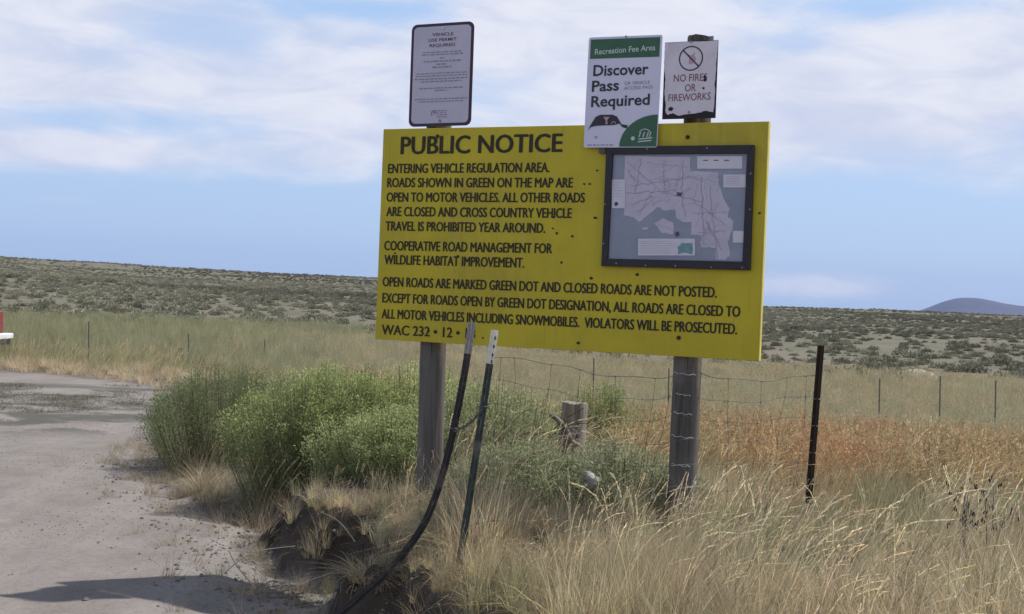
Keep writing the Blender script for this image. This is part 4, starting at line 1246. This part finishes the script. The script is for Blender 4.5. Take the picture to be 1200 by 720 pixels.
# tan seeding stalks, thick in the foreground and thinning behind
x, y = wedge(2100, 2.6, 9.0)
P1 = veg(x, y, .18, (patchy(x, y, 1.1, 61) > -.22))
x, y = wedge(600, 3.2, 6.0); P1 = np.concatenate([P1, veg(x, y, .2)])
x, y = wedge(620, 7.5, 15); P2 = veg(x, y, .15, patchy(x, y, .6, 62) > -.05)
P_ = cull(np.concatenate([P1, P2]), .04); n = len(P_)
near = np.hypot(P_[:, 0], P_[:, 1]) < 4.3
kinds = np.where(RNG.uniform(0, 1, n) < .34, 5, 0) + RNG.integers(0, 5, n)
wind = RNG.normal(0.1, .5, n)
sc = RNG.uniform(.60, 1.12, n) * np.where(near, .85, 1.0) * shrink(P_)
scatter('dry_grass', 'tall tan dry grass with nodding seed heads in the foreground', PR['stalk'] + PR['curl'], P_, wind, sc, kinds, tints(n, (.70, .62, .46), (.50, .44, .315), .26))
# reddish cheatgrass band
x, y = wedge(12500, 6.8, 21); az = np.degrees(np.arctan2(x, y)); r = np.hypot(x, y)
P1 = veg(x, y, .2, (((az > 5) & (r > 7.1 + patchy(x, y, .5, 66) * 3.0 + np.abs(RNG.normal(0, 1.2, len(x))))) | ((az < 5) & (az > -7.5) & (r > 14))) & (patchy(x, y, .45, 64) > -.28))
P1 = cull(P1, 0); n = len(P1)
pq_ = np.clip(.42 + 1.5 * patchy(P1[:, 0], P1[:, 1], .55, 67) + RNG.normal(0, .28, n), 0, 1)[:, None]
ct_ = np.clip((np.array((.46, .325, .20))[None] * pq_ + np.array((.41, .40, .245))[None] * (1 - pq_)) * (1 + RNG.normal(0, .2, (n, 1))), .02, 1)
scatter('reddish_grass', 'rusty orange cheatgrass in a band behind the fence', PR['cheat'], P1, RNG.uniform(-.8, .8, n), RNG.uniform(.65, 1.15, n), RNG.integers(0, 5, n), ct_)
# pale grey-green meadow farther right, green meadow farther left
x, y = wedge(15000, 19, 42); az = np.degrees(np.arctan2(x, y)); P1 = veg(x, y, .3, az > -8 + RNG.normal(0, 3, len(x))); n = len(P1)
scatter('pale_meadow', 'pale grey green meadow grass beyond the far fence on the right', PR['leafy'] + PR['cheat'], P1, RNG.uniform(-1, 1, n), RNG.uniform(.7, 1.1, n), RNG.integers(0, 10, n), tints(n, (.40, .415, .27), (.50, .455, .32), .14))
x, y = wedge(9500, 23, 54, -34, -1); P1 = veg(x, y, 2.0, np.degrees(np.arctan2(x, y)) < -8 + RNG.normal(0, 3, len(x))); n = len(P1)
scatter('green_meadow', 'green meadow grass beyond the fence posts across the road', PR['leafy'], P1, RNG.uniform(-1, 1, n), RNG.uniform(.75, 1.25, n), RNG.integers(0, 5, n), tints(n, (.25, .275, .145), (.47, .42, .26), .16))
# straw verge on the far side of the road
x = RNG.uniform(-24, -5.2, 2800); y = RNG.uniform(21, 28, 2800); s = edge_dist(x, y); P1 = veg(x, y, .05, s < 2.4); n = len(P1)
scatter('straw_verge', 'strip of straw coloured grass along the far edge of the dirt road', PR['straw'] + PR['stalk'], P1, RNG.uniform(-1, 1, n), RNG.uniform(.6, 1.1, n), RNG.integers(0, 10, n), tints(n, (.78, .64, .42), (.66, .54, .36)))
# litter of straw and small weeds on the bank and road edge
x = RNG.uniform(-4.2, 0.8, 3000); y = RNG.uniform(4.3, 13, 3000); s = edge_dist(x, y)
kk = (s > -.9) & (s < .45) & (RNG.uniform(0, 1, 3000) < np.exp(-np.abs(s + .05) / .28) * .8)
P1 = np.stack([x[kk], y[kk], terrain(x[kk], y[kk])], 1); n = len(P1)
scatter('bank_litter', 'scraps of dry straw lying on the crumbling bank', PR['straw'], P1, RNG.uniform(0, 6.28, n), RNG.uniform(.18, .6, n), RNG.integers(0, 5, n), tints(n, (.42, .34, .22), (.33, .27, .19)), RNG.normal(0, .5, (n, 2)))
x = RNG.uniform(-4.2, -1.2, 900); y = RNG.uniform(8.7, 12.6, 900); s = edge_dist(x, y)
kk = (x > -2.75) & (s > -.12) & (s < .42) & (RNG.uniform(0, 1, 900) < .75)
P1 = np.stack([x[kk], y[kk], terrain(x[kk], y[kk])], 1); n = len(P1)
scatter('dry_fringe', 'bleached dry grass fringing the foot of the roadside bushes', PR['stalk'] + PR['straw'], P1, RNG.uniform(-1, 1, n), RNG.uniform(.45, .95, n), RNG.integers(0, 10, n), tints(n, (.50, .42, .29), (.38, .32, .22)))
# low weeds over the road bend
x = RNG.uniform(-11, -3.8, 5200); y = RNG.uniform(13.6, 21.5, 5200); s = edge_dist(x, y)
kk = (s < -.1) & (fbm(x * .5, y * .6, 77, 3) > .08)
P1 = np.stack([x[kk], y[kk], terrain(x[kk], y[kk])], 1); n = len(P1)
scatter('road_weeds', 'low grey green weeds creeping across the dirt road', PR['weed'], P1, RNG.uniform(0, 6.28, n), RNG.uniform(.5, 1.0, n), RNG.integers(0, 5, n), tints(n, (.13, .135, .095), (.17, .165, .12)))

def stone_proto(seed):
    r = np.random.default_rng(seed); V = []; n = 6
    for zz, rad in ((-.4, .6), (.1, 1.0), (.55, .6), (.7, .12)):
        for i in range(n):
            w = 2 * math.pi * i / n + zz; q = rad * r.uniform(.7, 1.2); V.append((math.cos(w) * q, math.sin(w) * q * .8, zz * r.uniform(.8, 1.1)))
    Q = [(j * n + i, j * n + (i + 1) % n, (j + 1) * n + (i + 1) % n, (j + 1) * n + i) for j in range(3) for i in range(n)]
    return np.array(V), np.array(Q), np.repeat(r.uniform(.7, 1.2, (len(V), 1)), 3, 1)
M['pebble'] = mat_plant('pebbles', True, .9, 0.0)
PB = [(*stone_proto(k), M['pebble']) for k in range(5)]
x, y = wedge(26000, 5.2, 17, -31, 2); s = edge_dist(x, y); kk = (s < .05) & (RNG.uniform(0, 1, len(x)) < np.clip(.15 + 1.5 * patchy(x, y, .7, 88) + .5 * np.exp(s / .6), .03, 1))
P1 = np.stack([x[kk], y[kk], terrain(x[kk], y[kk])], 1); n = len(P1)
o_ = scatter('road_gravel', 'fine gravel scattered over the dirt road', PB, P1, RNG.uniform(0, 6.28, n), np.clip(RNG.lognormal(-5.6, .5, n), .0018, .013), RNG.integers(0, 5, n), tints(n, (.30, .275, .25), (.16, .14, .125)))
o_['category'] = 'gravel'

# ------------------------------------------------------------------ bushes
def bush(name, label, cx, cy, rx, ry, h, nst, nlf, c_in, c_tip, tip=.28, leaf=(.010, .024), seed=0, lean=0.0):
    global RNG
    old = RNG; RNG = np.random.default_rng(seed + 100)
    gz = Z(cx, cy)
    a = RNG.uniform(0, 2 * np.pi, nst); q = np.sqrt(RNG.uniform(0, 1, nst))
    lump = 1 + .22 * np.sin(a * 3 + seed) + .12 * np.sin(a * 7 + seed * 2)
    ex = np.cos(a) * q * rx * lump; ey = np.sin(a) * q * ry * lump
    top = h * np.sqrt(np.clip(1 - .80 * q ** 2, 0, 1)) * RNG.uniform(.84, 1.05, nst)
    bx = ex * .66; by = ey * .66
    bz = terrain(cx + bx, cy + by) - .03
    nlf = int(nlf * 1.75)
    B0 = np.stack([cx + bx, cy + by, bz], 1); E = np.stack([cx + ex + lean * top, cy + ey, gz + top], 1)
    mid = (B0 + E) / 2 + np.stack([ex * .12, ey * .12, top * .12], 1)
    T = Thing(name, label, 'bush', (cx, cy, gz))
    t = np.linspace(0, 1, 6)[None, :, None]
    ctr = (1 - t) ** 2 * B0[:, None] + 2 * t * (1 - t) * mid[:, None] + t ** 2 * E[:, None]
    s = unit(np.cross(unit(E - B0), RNG.normal(size=(nst, 3))))
    w = (np.linspace(.0045, .0015, 6))[None, :, None]
    V = np.stack([ctr - s[:, None] * w, ctr + s[:, None] * w], 2).reshape(-1, 3)
    k = np.arange(5); b = (np.arange(nst) * 12)[:, None]
    Q = np.stack([b + 2 * k, b + 2 * k + 1, b + 2 * k + 3, b + 2 * k + 2], -1).reshape(-1, 4)
    C = np.repeat(np.array([(.20, .17, .11)]) * RNG.uniform(.6, 1.3, (nst, 1)), 12, 0)
    def mk(nm, V, Q, C):
        V = np.array(V) - np.array(T.o.location)[None]
        o = bpy.data.objects.new(nm, np_mesh(nm, V, Q, C, M['leaf'])); COL.objects.link(o); o.parent = T.o; return o
    mk('stems', V, Q, C)
    n = nst * nlf
    si = np.repeat(np.arange(nst), nlf); u = RNG.beta(1.25, 1.0, n) * .98 + .02
    u_ = u[:, None]
    c = (1 - u_) ** 2 * B0[si] + 2 * u_ * (1 - u_) * mid[si] + u_ ** 2 * E[si]
    d = 2 * (1 - u_) * (mid[si] - B0[si]) + 2 * u_ * (E[si] - mid[si]); d = unit(d)
    off = RNG.normal(size=(n, 3)); off -= d * (off * d).sum(1, keepdims=True); off = unit(off)
    rad = RNG.uniform(0, .10, n)[:, None] * (1.2 - u_ * .8)
    dl = unit(d * RNG.uniform(.2, 1.0, (n, 1)) + off * RNG.uniform(.4, 1.3, (n, 1)) + np.array([0, 0, .15]))
    L = RNG.uniform(*leaf, n)
    istip = u > 1 - tip
    clump = RNG.uniform(.65, 1.35, (nst, 1))[si]
    c_in = [1.65 * q for q in c_in]; c_tip = [min(1, 1.3 * q) for q in c_tip]
    col = np.array(c_in)[None] * clump * RNG.uniform(.7, 1.3, (n, 1)) * (1 + RNG.normal(0, .06, (n, 3)))
    mixf = (np.clip((u - (1 - tip)) / max(tip, 1e-3), 0, 1) * RNG.uniform(0, 1, n))[:, None]
    col = col * (1 - mixf) + np.array(c_tip)[None] * RNG.uniform(.7, 1.25, (n, 1)) * mixf
    V, Q, C = quads(c + off * rad + dl * L[:, None] * .5, dl, unit(np.cross(dl, RNG.normal(size=(n, 3)))), L, L * RNG.uniform(.26, .46, n), np.clip(col, .005, 1))
    mk('foliage', V, Q, C)
    RNG = old
bush('green_bush', 'dark green feathery bush at the road edge, leftmost of the roadside bushes', -2.50, 11.45, .88, .75, .88, 560, 66, (.085, .112, .045), (.19, .22, .095), seed=1)
bush('green_bush', 'dark green feathery bush at the back between the leftmost bush and the board', -1.55, 13.0, 1.25, .9, .84, 480, 66, (.105, .132, .058), (.21, .235, .105), seed=2)
bush('green_bush', 'large bright green bush with yellowish tips in front of the darker ones', -1.34, 9.5, .70, .60, .82, 640, 76, (.125, .165, .060), (.46, .49, .19), seed=3)
bush('green_bush', 'yellow green bush right beside the left wooden post', -.66, 9.7, .72, .55, .80, 520, 70, (.165, .205, .078), (.54, .56, .24), seed=4)
bush('green_bush', 'low dusty green bush in front of the bright green bush', -.72, 8.45, .50, .42, .46, 420, 66, (.165, .20, .085), (.42, .44, .20), seed=5)
bush('grey_bush', 'pale green wispy bush between the left wooden post and the white tipped post', -.12, 8.5, .62, .5, .66, 360, 60, (.175, .205, .105), (.37, .38, .20), seed=6)
bush('green_bush', 'small green bush beyond the wire beside the short grey post', .72, 10.0, .42, .4, .76, 260, 60, (.150, .185, .070), (.31, .33, .15), seed=7)
bush('grey_bush', 'grey sage coloured bush at the foot of the right wooden post', .62, 7.0, .45, .35, .42, 220, 54, (.155, .175, .10), (.30, .31, .19), seed=8)
bush('grey_bush', 'grey green wispy bush low between the white tipped post and the pale stone', .12, 7.1, .5, .4, .40, 260, 56, (.155, .175, .095), (.31, .32, .18), seed=9)

def build_dark_weed():
    c = at(1155, 640, 5.6); gz = Z(c.x, c.y)
    T = Thing('seeded_weed', 'dried branching weed with dark seed heads in the grass at lower right', 'weed', (c.x, c.y, gz))
    rr = random.Random(9); st = MB(); hd = MB()
    for k in range(6):
        a = rr.uniform(0, 6.28); L = rr.uniform(.32, .48); d = Vector((math.cos(a) * .35 + .25, math.sin(a) * .3, 1)).normalized()
        b = Vector((c.x, c.y, gz)) + Vector((math.cos(a), math.sin(a), 0)) * .05
        e = b + d * L; st.tube(dense([b, b + d * L * .5 + Vector((rr.uniform(-.03, .03), 0, 0)), e], 3), .0022, 4)
        for j in range(5):
            p = b.lerp(e, rr.uniform(.55, 1)); q = p + Vector((rr.uniform(-.08, .08), rr.uniform(-.05, .05), rr.uniform(.01, .07)))
            st.tube([p, q], .0014, 4)
            for _ in range(3):
                o = q + Vector((rr.uniform(-.012, .012), rr.uniform(-.012, .012), rr.uniform(-.01, .014)))
                hd.tube([o - Vector((0, 0, .009)), o, o + Vector((.002, 0, .010))], [.001, .0034, .001], 6)
    st.build('stems', M['wood_grey'], T); hd.build('seed_heads', M['steel_rust'], T)
build_dark_weed()

# dry clumps hanging over the bank
def dry_clump(label, px, py, yy, n, h, seed, flat=False):
    global RNG
    old = RNG; RNG = np.random.default_rng(seed)
    p = at(px, py, yy); gz = Z(p.x, p.y)
    a = RNG.uniform(0, 2 * np.pi, n); r = np.sqrt(RNG.uniform(0, 1, n)) * .09
    base = np.stack([r * np.cos(a), r * np.sin(a), np.full(n, -.02)], 1)
    col = np.array([(.47, .38, .235)]) * RNG.uniform(.55, 1.3, (n, 1)) * np.ones((n, 3))
    v, q, c, ctr = blades(base, RNG.uniform(.3, 1, n) * h, a + RNG.normal(0, .5, n), RNG.uniform(.4, 1.7, n) * (1.6 if flat else 1), RNG.uniform(.003, .006, n), col, 7, .25)
    T = Thing('dry_grass_clump', label, 'grass clump', (p.x, p.y, gz))
    o = bpy.data.objects.new('blades', np_mesh('blades', v, q, c, M['leaf'])); COL.objects.link(o); o.parent = T.o
    RNG = old
dry_clump('clump of bleached straw grass on the dirt left of the dark bank hollow', 292, 690, 6.75, 90, .22, 1)
dry_clump('matted straw clump draped over the bank at the foot of the bent post', 432, 668, 6.2, 260, .20, 2, True)
dry_clump('tan clump of dry grass between the dark leftmost bush and the bright bush', 236, 582, 9.9, 170, .42, 3)

def build_roots():
    rr = random.Random(17); c = at(392, 672, 6.55)
    T = Thing('exposed_roots', 'thin pale roots hanging out of the dark cut bank', 'roots', (c.x, c.y, Z(c.x, c.y)))
    for k in range(15):
        px, py = rr.uniform(300, 450), rr.uniform(625, 690); a = at(px, py, 7.1 - (px - 300) / 150 * 1.0)
        a.z = Z(a.x, a.y) + .02
        d = Vector((-.5 + rr.uniform(-.5, .3), -.5 + rr.uniform(-.4, .3), rr.uniform(-.2, .3))).normalized(); pts = [a - d * .06]
        for i in range(6):
            pts.append(pts[-1] + d * rr.uniform(.03, .06)); d = (d + Vector((rr.uniform(-.4, .4), rr.uniform(-.4, .4), rr.uniform(-.5, .15)))).normalized()
            pts[-1].z = max(pts[-1].z, Z(pts[-1].x, pts[-1].y) + .006)
        m = MB(); D = dense(pts, 3); m.tube(D, [.0045 * (1 - .7 * q / len(D)) for q in range(len(D))], 5)
        m.build('root', M['wood_grey'], T)
    for (p0, p1, p2, yy) in (((262, 672), (296, 648), (346, 640), 6.9), ((300, 690), (278, 664), (268, 646), 6.8), ((420, 640), (398, 612), (376, 600), 7.2)):
        m = MB(); m.tube(dense([at(*p0, yy), at(*p1, yy - .05), at(*p2, yy - .1)], 6), [.004] * 8 + [.0025] * 5, 5); m.build('stem', M['straw_stem'], T)
build_roots()

# loose clods and stones on the bank
def build_clods():
    rr = random.Random(31); mb = MB()
    for k in range(1700):
        t = rr.uniform(0, 1); i = rr.randint(8, len(EDGE) - 9)
        e = EDGE[i] + (EDGE[i + 1] - EDGE[i]) * t
        x_, y_ = e[0] + rr.gauss(-.02, .32), e[1] + rr.gauss(-.05, .3)
        r = min(abs(rr.gauss(0, .006)) + .003, .018); z_ = Z(x_, y_)
        if edge_dist(np.array([x_]), np.array([y_]))[0] > .3: continue
        b = len(mb.v); n = 6
        for j, (zz, rad) in enumerate(((-.3, .7), (.25, 1.0), (.75, .55))):
            for i2 in range(n):
                w = 2 * math.pi * i2 / n + j * .4; q = rad * rr.uniform(.7, 1.2)
                mb.v.append((x_ + math.cos(w) * r * q, y_ + math.sin(w) * r * q, z_ + zz * r * rr.uniform(.8, 1.2)))
        for j in range(2):
            for i2 in range(n):
                mb.f.append((b + j * n + i2, b + j * n + (i2 + 1) % n, b + (j + 1) * n + (i2 + 1) % n, b + (j + 1) * n + i2))
        mb.f.append(tuple(b + 2 * n + i2 for i2 in range(n)))
    m = mat_paint('clod_earth', (0.165, 0.145, 0.128), .95, .3, 12, bump=.5)
    o = mb.build('soil_clods', m); tag(o, 'loose clods of earth scattered along the foot of the bank', 'soil', kind='stuff')
build_clods()

# ------------------------------------------------------------------ sagebrush on the far slope
def sage_proto(seed, nl=620):
    r = np.random.default_rng(seed)
    d = unit(r.normal(size=(nl, 3)) * np.array([1, 1, .8])); d[:, 2] = np.abs(d[:, 2])
    a = np.arctan2(d[:, 1], d[:, 0]); lump = .72 + .22 * np.sin(a * 2 + seed) + .16 * np.sin(a * 5 + seed * 3) + .1 * r.normal(size=nl)
    rad = r.uniform(.55, 1, nl) * lump
    c = d * rad[:, None] * np.array([.66, .66, .52])
    dl = unit(d + np.array([0, 0, .7]) + r.normal(0, .35, (nl, 3)))
    L = r.uniform(.07, .18, nl)
    col = np.array([(1, 1, 1)]) * r.uniform(.55, 1.35, (nl, 1)) * (1 + r.normal(0, .05, (nl, 3)))
    return quads(c, dl, unit(np.cross(dl, r.normal(size=(nl, 3)))), L, L * .5, col)
def build_sage():
    rg = np.random.default_rng(55)
    n = 34000
    r = np.sqrt(rg.uniform(37 ** 2, 412 ** 2, n)) * np.where(rg.uniform(0, 1, n) < .35, .55, 1.0); az = np.radians(rg.uniform(-27, 27, n))
    x = r * np.sin(az); y = r * np.cos(az)
    pn = fbm(x / 26, y / 60, 91, 3) + .5 * fbm(x / 7, y / 16, 92, 2)
    rmin = np.where(az < -.1, 50, 38) + 5 * fbm(x / 9, y / 9, 94, 2)
    keep = (r > rmin) & (pn > -.22 + rg.uniform(-.3, .25, n)) & (r < 412)
    x, y, r, az = x[keep], y[keep], r[keep], az[keep]; n = len(x)
    z = terrain(x, y)
    sc = rg.uniform(.22, .75, n) * np.where(rg.uniform(0, 1, n) < .12, 1.35, 1.0)
    dark = rg.uniform(0, 1, n) < .30
    c0 = np.array((.30, .285, .205)); c1 = np.array((.245, .235, .165))
    tint = np.where(dark[:, None], c1, c0) * (1 + rg.normal(0, .15, (n, 1))) * (1 + .7 * fbm(x / 30, y / 45, 96, 3))[:, None]
    order = np.argsort(-sc / r); inview = np.abs(az) < math.radians(22)
    order = [i for i in order if inview[i]][:240]
    sel = np.zeros(n, bool); sel[order] = True
    protos = [sage_proto(s) for s in range(6)]
    # individuals: meshes coloured per kind (3 shades x 6 shapes), shared by copies
    shades = [np.array((.31, .30, .215)), np.array((.26, .25, .175)), np.array((.235, .228, .16))]
    src = {}
    labels = ['grey green sagebrush mound on the far slope, one of many alike', 'dull olive sagebrush mound on the far slope, one of many alike', 'dark sagebrush mound on the far slope, one of many alike']
    for i in order:
        k = 2 if dark[i] else (0 if tint[i][0] > .28 else 1); s = int(rg.integers(0, 6))
        if (k, s) not in src:
            v, q, c = protos[s]
            o = bpy.data.objects.new('sagebrush', np_mesh('sagebrush', v, q, np.clip(c * shades[k], .01, 1), M['sage']))
            src[(k, s)] = o
        else:
            o = src[(k, s)].copy()
        COL.objects.link(o)
        o.location = (x[i], y[i], z[i] - .05); o.rotation_euler = (0, 0, rg.uniform(0, 6.28)); o.scale = (sc[i] * 1.15, sc[i] * 1.15, sc[i])
        tag(o, labels[k], 'sagebrush', ['grey green sagebrush on the slope', 'olive sagebrush on the slope', 'dark sagebrush on the slope'][k])
    rest = ~sel; m = int(rest.sum())
    o = scatter('sagebrush_cover', 'scrub of sagebrush covering the far slope up to the skyline', [(*p, M['sage_i']) for p in protos], np.stack([x, y, z - .05], 1)[rest], rg.uniform(0, 6.28, m), sc[rest], rg.integers(0, 6, m), np.clip(tint[rest], .02, 1))
    o['category'] = 'sagebrush'
build_sage()

SC.cycles.max_bounces = 6
SC.cycles.diffuse_bounces = 3
SC.cycles.transmission_bounces = 3
SC.cycles.volume_bounces = 0
